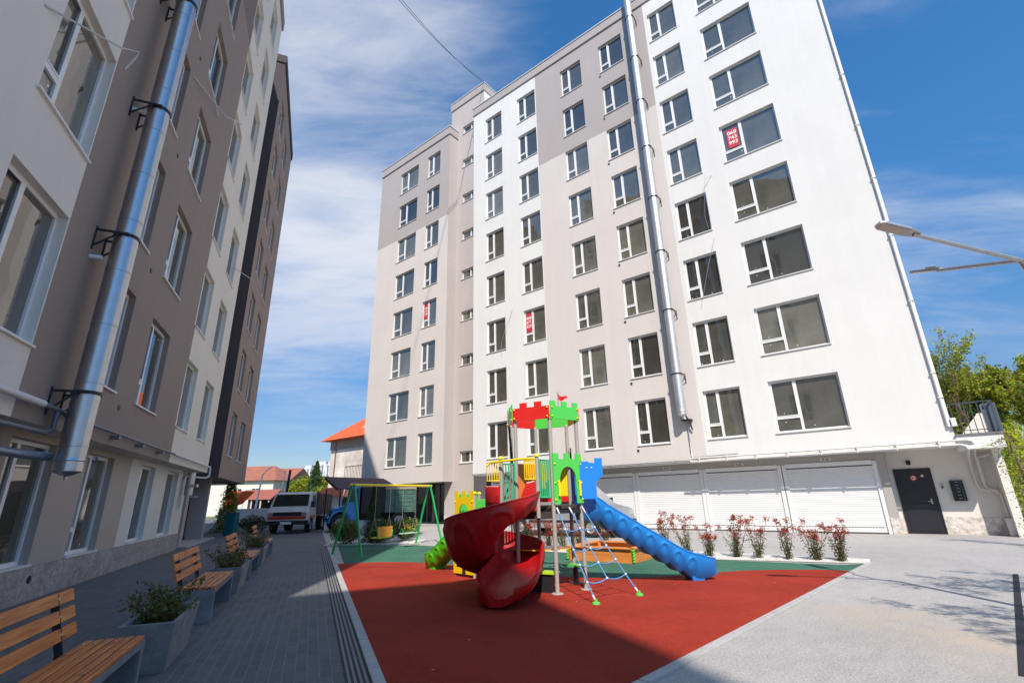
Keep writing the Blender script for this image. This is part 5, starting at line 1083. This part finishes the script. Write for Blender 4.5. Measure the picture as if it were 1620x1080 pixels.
# open spring trees right of the white block
def tree(label, x, y, h, seed, spread=0.5, leaves=5, leaf=0.05, mats=None, dens=1.0, lean=(0, 0), name='spring_tree', z0=0, r0=0.09, group='spring trees right of the white block', levels=4, base=0.22, filt=None):
    t = thing(name, label, 'tree', (x, y, z0), 0, group); rng = random.Random(seed); st = MB(); lf = MB()
    def grow(p, d, L_, r_, lvl):
        n = 4; pts = [p]; 
        for j in range(n):
            d = (d + Vector((rng.gauss(0, .09), rng.gauss(0, .09), 0.03))).normalized(); q = pts[-1] + d * L_ / n
            if filt and not filt(q): return
            pts.append(q)
        st.tube(pts, [r_ * (1 - 0.4 * j / n) for j in range(n + 1)], 6 if lvl < 2 else 4, cap=False)
        if lvl >= 2:
            for j in range(1, n + 1):
                for m__ in range(int(leaves * (1.5 if lvl >= 3 else 0.7) * dens)):
                    c = pts[j - 1].lerp(pts[j], rng.random()) + Vector((rng.gauss(0, .09), rng.gauss(0, .09), rng.gauss(0, .08)))
                    if filt and not filt(c): continue
                    leafquad(lf, c, leaf, rng, rng.randrange(len(mats)))
        if lvl < levels:
            for k_ in range(rng.randint(3, 4)):
                i0 = rng.randint(2, n) if lvl else rng.randint(1, n)
                a = rng.uniform(0, 6.28); nd = (d * 1.0 + Vector((cos(a), sin(a), rng.uniform(-.1, .3))) * spread * rng.uniform(.7, 1.4)).normalized()
                grow(pts[i0], nd, L_ * rng.uniform(0.6, 0.8), r_ * 0.55, lvl + 1)
    grow(Vector((x, y, z0)), Vector((lean[0], lean[1], 1)).normalized(), h * 0.36, r0, 0)
    st.build('trunk', M_bark, t); lf.build('crown', mats, t); return t
SPR = [LF_yel, LF_yel, LF_yel, LF_mid, LF_olive]
tree('leafy young tree nearest to the corner of the white block', 20.2, 24.0, 8.2, 81, .5, 20, .07, SPR)
tree('forked tree with pale trunk and bare upper twigs above the terrace', 22.6, 23.5, 9.4, 82, .45, 6, .06, SPR)
tree('dense tree cut by the right edge above the shrubs', 24.3, 22.0, 8.6, 83, .6, 20, .08, SPR)
tree('tree standing far behind the terrace railing', 24.5, 28.0, 9.6, 84, .6, 20, .09, SPR)
tree('bushy tree low behind the terrace between the trunks', 21.3, 26.0, 6.0, 85, .8, 22, .09, SPR)
blob('hedge', 'thick green undergrowth rising behind the terrace', 'hedge', (22.9, 25.6, 3.4), (4.2, 1.6, 3.7), 22000, .09, SPR + [LF_dark], 86)
blob('hedge', 'leafy undergrowth at the right edge beyond the standpipe', 'hedge', (17.3, 17.6, 1.6), (1.6, 1.4, 2.0), 5000, .06, SPR, 87)
# leaning leafy branch beside the right corner
def vine(label, x, y, seed):
    t = thing('leaning_sapling', label, 'tree', (x, y, 0)); rng = random.Random(seed); st = MB(); lf = MB()
    main = [Vector((x, y, 0)), Vector((x - .12, y, .6)), Vector((x - .1, y, 1.2)), Vector((x - .15, y, 1.7)), Vector((x - .22, y, 2.2)), Vector((x - .2, y, 2.7))]
    st.tube(main, [.06, .05, .045, .035, .025, .012], 8)
    for j in range(1, 6):
        for k_ in range(11):
            p = main[j - 1].lerp(main[j], rng.random()); a = rng.uniform(0, 6.28); d = Vector((cos(a), sin(a), rng.uniform(-.2, .5))); L_ = rng.uniform(.25, .6); pts = [p + d * L_ * q / 3 + Vector((0, 0, -.05 * q)) for q in range(4)]
            st.tube(pts, [.008, .006, .004, .002], 4)
            for m__ in range(24): leafquad(lf, pts[rng.randint(1, 3)] + Vector((rng.gauss(0, .07), rng.gauss(0, .07), rng.gauss(0, .07))), .028, rng, rng.randrange(3))
    st.build('trunk', M_bark, t); lf.build('crown', [LF_mid, LF_yel, LF_dark], t)
vine('leafy leaning sapling at the right edge near the standpipe', 12.75, 12.4, 91)
# tree standing just outside the right edge, its branches shade the paving
def offf(q):
    dx = q - Vector((0, 0, H)); zc = dx.dot(fw)
    return zc < 0.1 or F_PX * dx.dot(rt) / zc > 850
def shade_tree(label, x, y, h, seed, targets):
    t = thing('spring_tree', label, 'tree', (x, y, 0), 0, 'trees outside the right edge'); rng = random.Random(seed); st = MB(); lf = MB()
    st.tube([(x, y, 0), (x - .1, y, h * .35), (x - .05, y + .05, h * .7), (x, y, h)], [.09, .075, .05, .02], 8)
    for (gx, gy, z) in targets:
        e = Vector((gx, gy, 0)) - hd * (z / math.tan(SUN_EL)) + Vector((0, 0, z)); b0 = Vector((x - .08, y, h * rng.uniform(.35, .6))); pts = [b0]
        for j in range(1, 8): pts.append(b0.lerp(e, j / 7) + Vector((rng.gauss(0, .05), rng.gauss(0, .05), .25 * sin(pi * j / 7) * .6)))
        st.tube(pts, [.03, .026, .022, .018, .014, .010, .007, .004], 6)
        for j in range(3, 8):
            for k_ in range(7):
                a_ = rng.uniform(0, 6.28); d = (pts[j] - pts[j - 1]).normalized() + Vector((cos(a_), sin(a_), rng.uniform(-.4, .6))) * .8; d.normalize(); L_ = rng.uniform(.2, .5); tw = [pts[j], pts[j] + d * L_ * .5 + Vector((0, 0, .02)), pts[j] + d * L_]
                st.tube(tw, [.005, .004, .002], 4, cap=False)
                for m__ in range(22): leafquad(lf, tw[rng.randint(0, 1)].lerp(tw[2], rng.random()) + Vector((rng.gauss(0, .04), rng.gauss(0, .04), rng.gauss(0, .04))), .025, rng, rng.randrange(2))
    st.build('trunk', M_bark, t); lf.build('crown', [LF_mid, LF_olive], t)
shade_tree('thin branched tree just outside the right edge, its shadow on the near paving', 8.2, 2.4, 4.8, 93, [(5.05, 6.75, 4.0), (5.1, 6.3, 4.1), (5.3, 6.0, 3.9), (5.0, 5.6, 4.2), (5.6, 6.3, 3.6), (4.8, 5.2, 4.3)])
shade_tree('small twiggy tree just outside the right edge, its shadow higher on the paving', 9.6, 4.6, 4.6, 95, [(6.1, 8.1, 4.0), (6.5, 7.9, 3.8), (6.6, 7.5, 3.7), (6.9, 8.7, 3.4), (7.9, 9.1, 3.0), (7.0, 8.3, 3.4)])
# ================================================================== STREET LAMPS
SLp = thing('street_lamp', 'galvanised double arm street lamp reaching in from the right edge', 'street lamp', (6.1, 5.17, 0))
el = Vector((6.04, 5.14, 3.94)); hA = Vector((4.95, 5.21, 4.36)); hB = Vector((6.0, 6.12, 4.30))
g = MB(); g.tube([(6.22, 5.17, 0), (6.2, 5.17, 3.6), (6.08, 5.15, 3.88), tuple(el)], [.06, .045, .036, .034], 14); g.lathe([(.05, 0), (.05, .03)], (6.19, 5.17, 3.72), (0, 0, 1), 14); g.build('pole', M_galv, SLp, autosmooth=40)
for hh in (hA, hB):
    g = MB(); g.tube([el, el.lerp(hh, .5), hh], .028, 12); g.build('arm', M_galv, SLp, autosmooth=40)
    d = (hh - el).normalized(); sd_ = d.cross(Vector((0, 0, 1))).normalized(); upv = sd_.cross(d); e_ = hh + d * 0.42
    g = MB(); g.prism([hh - sd_ * .05 - d * .06, hh - sd_ * .085 + d * .08, e_ - sd_ * .085 - d * .05, e_ - sd_ * .05, e_ + sd_ * .05, e_ + sd_ * .085 - d * .05, hh + sd_ * .085 + d * .08, hh + sd_ * .05 - d * .06], upv * 0.035); g.prism([hh - sd_ * .04 + upv * .035, hh + d * .16 - sd_ * .05 + upv * .035, hh + d * .16 + sd_ * .05 + upv * .035, hh + sd_ * .04 + upv * .035], upv * .025)
    head = g.build('lamp_head', M_galv, SLp, bevel=0.006)
    g = MB(); g.prism([hh - sd_ * .068 + d * .07 - upv * .004, e_ - sd_ * .068 - d * .03 - upv * .004, e_ + sd_ * .068 - d * .03 - upv * .004, hh + sd_ * .068 + d * .07 - upv * .004], upv * 0.003); g.build('lens', mat('lens', (0.62, 0.54, 0.45), 0.3), head)
def far_lamp(label, x, y, h, dx, r_=0.10):
    t = thing('street_lamp', label, 'street lamp', (x, y, 0), 0, 'distant street lamps'); g = MB(); g.tube([(x - .35, y, 0), (x, y, h)], [r_, r_ * .7], 10); g.build('pole', mat('concrete_pole', (0.85, 0.80, 0.74), .8), t, autosmooth=40)
    g = MB(); g.tube([(x, y, h - .05), (x + dx * .55, y, h + .45)], .03, 8); g.build('arm', M_galv, t); g = MB(); g.tube([(x + dx * .5, y, h + .4), (x + dx, y, h + .62)], [.05, .08], 8); g.build('lamp_head', M_sticker, t)
far_lamp('pale concrete street lamp behind the garden wall on the left', -22.95, 45, 4.0, .8)
far_lamp('thinner pale street lamp just left of the black pole', -20.95, 45, 3.6, .0, .07)
t = thing('utility_pole', 'leaning black pole standing behind the white truck cab', 'pole', (-18.5, 40, 0)); g = MB(); g.tube([(-18.4, 40, 0), (-18.2, 40, 4.0)], .10, 10); g.build('pole', M_black, t)
# overhead cables
for i, (a, c, lb) in enumerate(((Rw(-18.7, 21.0, 31.1), Lw(12, 5.5, 25.6), 'upper overhead cable crossing the sky between the roofs'), (Rw(-18.75, 21.05, 31.0), Lw(11.2, 5.8, 25.5), 'lower overhead cable crossing the sky between the roofs'))):
    g = MB(); g.tube([a.lerp(c, k_ / 24) - Vector((0, 0, 1.6 * 4 * (k_ / 24) * (1 - k_ / 24))) for k_ in range(25)], 0.013, 6); o = g.build('overhead_cable', M_dkmetal); tag(o, lb, 'cable', 'overhead cables')
# ================================================================== VEHICLES
def wheel(parent, c, r_, w_, side, hubc=None):
    g = MB(); c = Vector(c); a = Vector((0, side, 0)); g.lathe([(r_ * .6, -w_ / 2), (r_ * .97, -w_ / 2), (r_, -w_ / 3), (r_, w_ / 3), (r_ * .97, w_ / 2), (r_ * .62, w_ / 2), (r_ * .58, w_ * .3)], c, a, 26); wo_ = g.build('wheel', M_tyre, parent, autosmooth=40)
    g = MB(); g.lathe([(r_ * .6, w_ * .3), (r_ * .56, w_ * .42), (r_ * .5, w_ * .3), (r_ * .28, w_ * .22), (r_ * .2, w_ * .42), (0, w_ * .44)], c, a, 26)
    for k_ in range(6): q = a.orthogonal().normalized(); v_ = Matrix.Rotation(k_ * pi / 3, 3, a) @ q; g.sphere(c + v_ * r_ * .38 + a * w_ * .3, r_ * .05, 6)
    g.build('rim', hubc or M_hub, wo_, autosmooth=40)
def body(g, prof, w_, belt, tum, mi=0):
    """side outline prof (x,z) extruded across +-w_, narrowed above belt"""
    L1 = [(x, -(w_ - max(0, z - belt) * tum), z) for x, z in prof]; R1 = [(x, (w_ - max(0, z - belt) * tum), z) for x, z in prof]; n = len(prof)
    g.add(L1 + R1, [tuple(range(n)), tuple(range(n, 2 * n))[::-1]] + [(i, i + n, (i + 1) % n + n, (i + 1) % n) for i in range(n)], mi)
# vehicle frame: x forward, y left
def vthing(name, label, cat, origin, heading):
    o = thing(name, label, cat); o.location = origin; o.rotation_euler = (0, 0, heading); OFF[o.name] = Vector((0, 0, 0)); return o
# white truck: front centre at L(27.75, .95), facing -s
wp = Lw(27.6, 1.1); WT = vthing('white_truck', 'white cab truck with red stripe and dark cargo bed facing the camera', 'truck', wp, FL + pi - R_(14))
M_wp = mat('truck_white', (0.62, 0.60, 0.57), 0.35, var=0.08, coat=0.2)
g = MB(); body(g, [(-.06, .42), (-.02, .62), (-.04, .98), (-.30, 1.22), (-.72, 1.88), (-.95, 1.96), (-1.75, 1.97), (-1.8, 1.9), (-1.8, .45), (-1.25, .42), (-1.22, .62), (-1.05, .78), (-.82, .80), (-.62, .72), (-.5, .42)], .97, 1.1, .10); g.build('cab', M_wp, WT, bevel=.03)
g = MB(); g.prism([(-.335, -.86, 1.26), (-.335, .86, 1.26), (-.70, .80, 1.83), (-.70, -.80, 1.83)], (.012, 0, .012)); g.build('windshield', M_car_glass, WT)
for sg in (-1, 1):
    g = MB(); yw = .975 * sg; g.prism([(-.80, yw - .012 * sg, 1.22), (-1.55, yw - .012 * sg, 1.22), (-1.55, yw - .07 * sg, 1.80), (-.98, yw - .07 * sg, 1.80)], (0, .012 * sg, 0)); g.build('side_window', M_car_glass, WT)
    g = MB(); g.box(-1.78, -.62, yw - .003, yw + .006, .72, .80) if sg > 0 else g.box(-1.78, -.62, yw - .006, yw + .003, .72, .80); g.build('side_stripe', M_red, WT)
    g = MB(); g.box(-.45, -.35, sg * 1.0, sg * 1.14, 1.2, 1.5); g.tube([(-.5, sg * .95, 1.25), (-.4, sg * 1.05, 1.3)], .012, 6); g.build('mirror', M_black, WT)
    g = MB(); g.box(-.03, .01, sg * .70, sg * .90, .84, .98) if sg > 0 else g.box(-.03, .01, -.90, -.70, .84, .98); g.build('headlight', mat('headlight', (.25, .2, .2), .1, coat=.5), WT)
    wheel(WT, (-.9, sg * .84, .36), .36, .22, sg); wheel(WT, (-3.3, sg * .82, .36), .36, .30, sg)
g = MB(); g.box(-.04, .006, -.68, .68, .82, 1.0); 
for k_ in range(4): g.box(-.02, .018, -.66, .66, .84 + k_ * .04, .855 + k_ * .04)
g.build('grille', M_black, WT)
g = MB(); g.box(-.05, .004, -.90, .90, .66, .80); g.build('front_stripe', mat('stripe_red', (.45, .04, .02), .4), WT)
g = MB(); g.box(-.12, .10, -1.02, 1.02, .40, .60); g.build('bumper', M_black, WT, bevel=.02)
g = MB(); g.box(.10, .112, -.26, .26, .44, .55); g.build('licence_plate', M_sill, WT)
g = MB(); g.box(-5.0, -1.86, -1.0, 1.0, .78, 1.88, 0)
for k_ in range(7): g.box(-5.0 + k_ * .5, -4.95 + k_ * .5, -1.02, 1.02, .8, 1.86, 1)
g.box(-5, -1.2, -.4, .4, .45, .78, 1); g.build('cargo_bed', [mat('bed_grey', (.10, .095, .09), .7, var=.3), M_dkmetal], WT)
g = MB(); rng = random.Random(9)
for k_ in range(8): g.sphere((-2.0 - rng.random() * 1.6, rng.uniform(-.7, .7), 1.85), rng.uniform(.18, .34), 8, 0, (1.3, 1.1, .5))
g.build('tarpaulin', M_black, WT, smooth=True)
# blue dump truck, crossing
a0 = Vector((-9.05, 25.1)); a1 = Vector((-5.55, 26.9)); dB = (a0 - a1).normalized(); nBk = Vector((-dB.y, dB.x)); nBk = nBk if nBk.y > 0 else -nBk
orig = a0 + nBk * 0.95; BT = vthing('dump_truck', 'blue bonneted dump truck with green sided tipper body', 'truck', v3(orig, 0), math.atan2(dB.y, dB.x))
M_bl = mat('truck_blue', (.02, .20, .52), .4, var=.15, coat=.15)
g = MB(); body(g, [(-.02, .62), (0, 1.02), (-.12, 1.14), (-.55, 1.24), (-.60, 1.24), (-.60, .6), (-.5, .88), (-.32, .95), (-.12, .88), (-.06, .62)], .60, 9, 0); g.build('bonnet', M_bl, BT, bevel=.05)
g = MB(); body(g, [(-.60, .5), (-.60, 1.28), (-.74, 2.12), (-.84, 2.2), (-1.22, 2.2), (-1.26, 2.1), (-1.26, .5)], .88, 1.3, .1); g.build('cab', M_bl, BT, bevel=.04)
for sg in (-1, 1):
    g = MB(); 
    for k_ in range(12):
        a = pi * k_ / 11; b2 = pi * min(k_ + 1, 11) / 11; c_ = (-.36, .44)
        if k_ < 11: g.prism([(c_[0] + .50 * cos(a), sg * .58, c_[1] + .52 * sin(a)), (c_[0] + .50 * cos(b2), sg * .58, c_[1] + .52 * sin(b2)), (c_[0] + .56 * cos(b2), sg * .58, c_[1] + .58 * sin(b2)), (c_[0] + .56 * cos(a), sg * .58, c_[1] + .58 * sin(a))], (0, sg * .38, 0))
    g.build('mudguard', M_bl, BT, autosmooth=40)
    wheel(BT, (-.36, sg * .80, .42), .42, .24, sg); wheel(BT, (-3.3, sg * .78, .44), .44, .34, sg)
    g = MB(); y_ = sg * .885; g.prism([(-.72, y_, 1.42), (-1.18, y_, 1.42), (-1.18, y_ - sg * .07, 2.05), (-.84, y_ - sg * .07, 2.05)], (0, sg * .012, 0)); g.build('side_window', M_car_glass, BT)
    g = MB(); g.lathe([(0, 0), (.09, 0), (.09, .05), (0, .07)], (-.04, sg * .5, .86), (1, 0, 0), 14); g.build('headlight', mat('lamp_glass', (.5, .5, .45), .1), BT)
g = MB(); g.prism([(-.62, -.76, 1.42), (-.62, .76, 1.42), (-.72, .70, 2.02), (-.72, -.70, 2.02)], (.012, 0, 0)); g.build('windshield', M_car_glass, BT)
g = MB(); g.box(0.0, .02, -.42, .42, .65, 1.0); g.build('grille', M_black, BT); g = MB(); g.box(.02, .14, -.9, .9, .48, .62); g.build('bumper', M_black, BT, bevel=.02)
M_tip = mat('tipper_green', (.06, .13, .10), .6, var=.25, vscale=4)
g = MB(); g.box(-4.1, -2.55, -.98, .98, .85, 2.0, 0); g.box(-2.53, -1.34, -.98, .98, .85, 2.12, 1)
for k_ in range(4): g.box(-4.1 + k_ * .5, -4.03 + k_ * .5, -1.02, 1.02, .83, 2.0, 0)
for k_ in range(5): g.box(-4.08, -2.57, -1.0, 1.0, .95 + k_ * .2, .975 + k_ * .2, 0)
g.box(-4.15, -2.5, -1.03, 1.03, 2.0, 2.1, 2); g.box(-4.0, -1.3, -.35, .35, .5, .84, 1); g.build('tipper_body', [M_tip, M_black, mat('tipper_rail', (.35, .3, .24), .7)], BT)
g = MB(); rng = random.Random(4)
for k_ in range(9): g.sphere((-1.7 - rng.random() * 1.9, rng.uniform(-.6, .6), 2.1), rng.uniform(.18, .3), 8, 0, (1.4, 1.1, .35))
g.build('cover_sheet', M_black, BT, smooth=True)
g = MB(); g.box(-2.6, -2.3, -.995, -.985, .62, .72); g.build('licence_plate', M_sill, BT)
# silver van
vo = Rw(-8.45, 16.95); VN = vthing('silver_van', 'silver panel van parked before the garages behind the play tower', 'van', vo, FR)
M_sv = mat('van_silver', (.42, .44, .47), .3, metal=.35, coat=.3)
g = MB(); body(g, [(0, .35), (.02, .62), (-.08, .95), (-.75, 1.12), (-1.55, 1.86), (-1.85, 1.97), (-4.9, 1.98), (-5.0, 1.85), (-5.02, .35), (-4.5, .3), (-4.48, .45), (-4.3, .66), (-4.05, .7), (-3.8, .62), (-3.68, .3), (-1.3, .3), (-1.28, .45), (-1.1, .66), (-.87, .7), (-.62, .62), (-.5, .3)], .93, 1.1, .12); g.build('body', M_sv, VN, bevel=.035)
g = MB(); g.prism([(-.86, -.80, 1.17), (-.86, .80, 1.17), (-1.54, .72, 1.80), (-1.54, -.72, 1.80)], (.012, 0, .012)); g.build('windshield', M_car_glass, VN)
for sg in (-1, 1):
    g = MB(); y_ = sg * .93; g.prism([(-1.0, y_ - sg * .005, 1.16), (-2.1, y_ - sg * .005, 1.16), (-2.1, y_ - sg * .075, 1.72), (-1.55, y_ - sg * .075, 1.72)], (0, sg * .012, 0)); g.build('side_window', M_car_glass, VN)
    wheel(VN, (-.89, sg * .80, .33), .33, .2, sg); wheel(VN, (-4.07, sg * .80, .33), .33, .2, sg)
    g = MB(); g.prism([(-5.0, y_ + sg * .001, .35), (.0, y_ + sg * .001, .35), (0.0, y_ + sg * .001, .55), (-5.0, y_ + sg * .001, .55)], (0, sg * .015, 0)) if False else g.box(-3.6, -1.35, y_ - .01, y_ + .012, .50, .58); g.build('rubbing_strip', M_dkmetal, VN)
    g = MB(); g.box(-2.25, -2.05, y_ - .01 if sg < 0 else y_, y_ + .02, .98, 1.03); g.build('door_handle', M_black, VN)
    g = MB(); g.box(-1.15, -.95, sg * .93, sg * 1.1, 1.15, 1.35); g.build('mirror', M_black, VN)
    g = MB(); g.box(-.12, .0, sg * .62, sg * .86, .74, .92); g.build('headlight', MATS['lamp_glass'], VN)
g = MB(); g.box(-.2, .06, -.94, .94, .30, .58); g.build('bumper', M_dkmetal, VN, bevel=.03)
# ================================================================== HOUSES AND BACKGROUND
def house(label, frame, s0, s1, d0, d1, zt, ridge, wallm, roofm, over=.5, wins=(), name='house', z0=-1, hip=0.0, chim=False):
    t = thing(name, label, 'house', (s0, d0, 0), frame)
    g = MB(); g.box(s0, s1, d0, d1, z0, zt); wl = g.build('wall', wallm, t)
    a, c, e, f_ = s0 - over, s1 + over, d0 - over, d1 + over; my = (d0 + d1) / 2; th = .12
    g = MB(); zz = zt - over * (ridge - zt) / (my - e + .001) * .0
    top = [(a + hip, my, ridge), (c - hip, my, ridge)]; bot = [(a, e, zt), (c, e, zt), (c, f_, zt), (a, f_, zt)]
    g.add(bot + top, [(0, 1, 5, 4), (2, 3, 4, 5), (1, 2, 5), (3, 0, 4), (0, 3, 2, 1)]); n = 14
    for k_ in range(1, n):
        u = k_ / n; y_ = e + (my - e) * u; z_ = zt + (ridge - zt) * u; g.bar((a + hip * u, y_, z_ + .01), (c - hip * u, y_, z_ + .01), .05, .05)
    rf = g.build('roof', roofm, t)
    for (x, z, w_, h_) in wins:
        g = MB(); g.box(x, x + w_, d0 - .03, d0 + .02, z, z + h_); wn = g.build('window', M_trim, t); g = MB(); g.box(x + .08, x + w_ / 2 - .03, d0 - .04, d0 - .028, z + .08, z + h_ - .08); g.box(x + w_ / 2 + .03, x + w_ - .08, d0 - .04, d0 - .028, z + .08, z + h_ - .08); g.build('pane', M_glassdk, wn)
    if chim:
        g = MB(); g.box((s0 + s1) / 2, (s0 + s1) / 2 + .6, my + .2, my + .8, ridge - .8, ridge + .7); g.build('chimney', wallm, rf)
    return t
M_cream_s = tiles_mat('stone_cladding', (.78, .70, .62), (.81, .73, .65), (.70, .62, .55), 1.4, .45, axes='xz', mort=.012, bump=.05, specksc=.3, vlow=.98, vhigh=1.02)
hc = house('cream stone clad house with bright orange tiled roof behind the block', FR, -47.9, -38, 28.8, 38, 7.65, 11.6, M_cream_s, M_orange_roof, over=.9, hip=4.2)
g = MB(); g.prism([(-49.3, 30.5, 7.8), (-47, 30.5, 7.8), (-45.5, 33.4, 9.35), (-48, 33.4, 9.35)], (0, .1, .12)); g.build('roof', M_orange_roof, hc)
g = MB(); g.box(-48, -39, 28.72, 28.8, 6.7, 7.6); g.build('frieze', mat('frieze', (.42, .34, .29), .8), hc)
g = MB(); g.tube([(-46.9, 28.7, 7.5), (-46.9, 28.7, .5)], .06, 8); g.build('downpipe', mat('pipe_brown', (.25, .12, .1), .6), hc)
g = MB(); g.box(-43.75, -38, 27.9, 28.8, 3.35, 3.5, 0); g.bar((-43.7, 27.95, 4.75), (-38, 27.95, 4.75), .06, .06, 1)
for k_ in range(22): g.bar((-43.7 + k_ * .25, 27.95, 3.5), (-43.7 + k_ * .25, 27.95, 4.75), .03, .03, 1)
g.build('balcony', [P_cream, mat('rail_brown', (.10, .05, .04), .5)], hc)
g = MB(); g.prism([(-43.5, 28.95, 8.25), (-42.4, 28.95, 8.25), (-42.4, 29.7, 8.85), (-43.5, 29.7, 8.85)], (0, -.05, .08)); g.build('skylight', mat('skylight', (.7, .72, .74), .2), hc)
house('white walled house with large brown hipped roof far left', 0, -43.5, -34.0, 70, 80, 4.6, 6.9, P_cream, M_brown_roof, hip=3.0, wins=((-39.5, 2.4, 1.2, 1.2), (-37.0, 2.4, 1.2, 1.2)))
house('white house with brown gabled roof right of the lamp', R_(0), -38.4, -33.9, 74, 82, 4.6, 6.7, P_white, M_brown_roof, hip=0.0, wins=((-36.5, 2.4, 1.1, 1.3),))
house('pale grey house seen between lamp and black pole', 0, -33.5, -28.8, 82, 90, 3.0, 5.0, mat('grey_wall', (.42, .42, .42), .9), mat('grey_roof', (.30, .29, .29), .8), hip=1.5)
# garden shelter with red roof
t = thing('garden_shelter', 'open shelter with red brown roof on posts behind the garden wall', 'shelter', (-25, 50, 0)); g = MB(); g.prism([(-28.2, 49.5, 1.85), (-24.1, 49.5, 1.85), (-24.0, 51.2, 2.75), (-27.6, 51.2, 2.75)], (0, .05, .08)); g.prism([(-28.2, 52.9, 1.85), (-24.1, 52.9, 1.85), (-24.0, 51.3, 2.75), (-27.6, 51.3, 2.75)], (0, .05, .08)); g.build('roof', mat('red_brown_sheet', (.33, .10, .07), .6, var=.1), t)
g = MB()
for x in (-27.9, -27, -26.1, -25.2, -24.4): g.tube([(x, 49.7, 0), (x, 49.7, 1.88)], .07, 8)
g.build('posts', P_cream, t); g = MB(); g.box(-28, -24.3, 52.6, 52.7, 0, 1.9); g.build('back_wall', mat('dark_wood', (.05, .03, .02), .8), t)
t = thing('garden_shelter', 'small bright orange gable roof at the edge of the left wing', 'shelter', (-26.5, 46, 0)); g = MB(); g.prism([(-26.6, 46, 2.6), (-25.0, 46, 2.6), (-26.0, 46, 1.5), (-26.6, 46, 1.3)], (0, 2, 0)); g.build('roof', M_orange_roof, t); g = MB(); g.box(-27, -26.2, 46.5, 47.5, 0, 1.6); g.build('wall', mat('dark_wood', (.05, .03, .02), .8), t)
# white garden wall
g = MB(); a = Lw(31.5, 5.5); c = Lw(36, 1.0); g.prism([(-19.0, 32.3, 0), (-11.0, 34.6, 0), (-11.0, 34.9, 0), (-19.0, 32.6, 0)], (0, 0, 1.15)); o = g.build('garden_wall', mat('wall_white', (.60, .58, .58), .9, var=.1)); tag(o, 'low white rendered garden wall left of the white truck', 'wall')
t = thing('recycling_bin', 'teal metal bin standing outside the left entrance', 'bin', (-13.75, 24.6, 0)); g = MB(); g.box(-13.98, -13.52, 24.4, 24.8, .0, 1.0); g.build('body', mat('teal', (.01, .14, .17), .4), t, bevel=.01); g = MB(); g.box(-14.0, -13.5, 24.38, 24.82, 1.003, 1.04); g.build('lid', mat('teal_lid', (.01, .10, .13), .4), t, bevel=.005)
# awning and orange roof beyond the trucks
t = thing('awning', 'maroon sheet lean-to roof behind the blue truck', 'canopy', (-9, 27.5, 0)); g = MB(); g.prism([(-10.4, 27.0, 2.70), (-7.3, 27.6, 2.55), (-6.2, 26.9, 2.0), (-9.3, 26.2, 2.05)], (0, 0, .05)); g.build('roof_sheet', M_maroon, t)
g = MB()
for x, y in ((-10.2, 27.0), (-9.2, 26.3), (-7.3, 27.5), (-6.3, 27.0)): g.tube([(x, y, 0), (x, y, 2.1)], .04, 8)
g.bar((-10.3, 26.9, 2.62), (-9.3, 26.2, 2.0), .06, .06); g.build('frame', M_dkmetal, t)
t = thing('kiosk', 'small orange roofed kiosk beyond the trucks', 'kiosk', (-15, 40, 0)); g = MB(); g.prism([(-16.2, 39.5, 1.9), (-13.6, 39.5, 1.9), (-13.9, 40.5, 2.5), (-15.3, 40.5, 2.5)], (0, .1, .05)); g.build('roof', M_orange_roof, t); g = MB(); g.box(-15.9, -13.8, 40, 42, 0, 1.92); g.build('wall', P_cream, t)
# far tower blocks
M_hr = tiles_mat('highrise', (.62, .62, .62), (.50, .53, .58), (.72, .72, .72), 2.6, 3.0, axes='xz', mort=.5, bump=0, specksc=.5)
for i, (x0, x1, y, z, lb) in enumerate(((-108.5, -103.6, 250, 18.3, 'leftmost pale high-rise on the skyline'), (-103.2, -97.8, 254, 20.4, 'middle pale high-rise on the skyline'), (-96.9, -91, 250, 20.0, 'right pale high-rise against the cream house'))):
    t = thing('high_rise', lb, 'building', (x0, y, 0), 0, 'far high-rise blocks'); g = MB(); g.box(x0, x1, y, y + 12, -5, z); wl = g.build('wall', M_hr, t); g = MB(); g.box(x0 + .8, x1 - .8, y + 3, y + 8, z, z + 1.6); g.build('roof_plant', mat('plant_grey', (.5, .5, .5), .8), t)
    for k_ in range(2):
        g = MB(); xx = x0 + (x1 - x0) * (.3 + .4 * k_); g.box(xx, xx + .6, y - .3, y, -5, z - .5); g.build('window_strip', mat('strip_dark', (.18, .2, .24), .3), t)
# hill
g = MB(); vs = []; nx = 60; ny = 6
for j in range(ny):
    for i in range(nx):
        x = -190 + i * 5; y = 150 + j * 22; hh = (2.5 + 6.5 * math.exp(-((x + 85) / 60) ** 2)) * (j / (ny - 1)) ** .6 + 1.0 * noise.noise(Vector((x * .05, y * .05, 0))); vs.append((x, y, max(hh, -1) - .3))
g.add(vs, [(j * nx + i, j * nx + i + 1, (j + 1) * nx + i + 1, (j + 1) * nx + i) for j in range(ny - 1) for i in range(nx - 1)]); o = g.build('hill', mat('hill_green', (.09, .12, .03), 1, var=.5, vscale=.15), smooth=True); o['kind'] = 'structure'
g = MB(); rng = random.Random(8)
for i in range(5200):
    x = rng.uniform(-150, -40); y = rng.uniform(150, 215); z = rng.random() ** 1.5 * 4.2 * (1 + .4 * noise.noise(Vector((x * .08, y * .03, 3)))) + (y - 150) / 65 * 4.5 * math.exp(-((x + 85) / 60) ** 2)
    leafquad(g, (x, y, z), .55, rng, rng.randrange(3))
o = g.build('distant_wood', [LF_mid, LF_olive, LF_yel]); o['kind'] = 'stuff'; tag(o, 'hazy green wood on the far slope', 'wood')
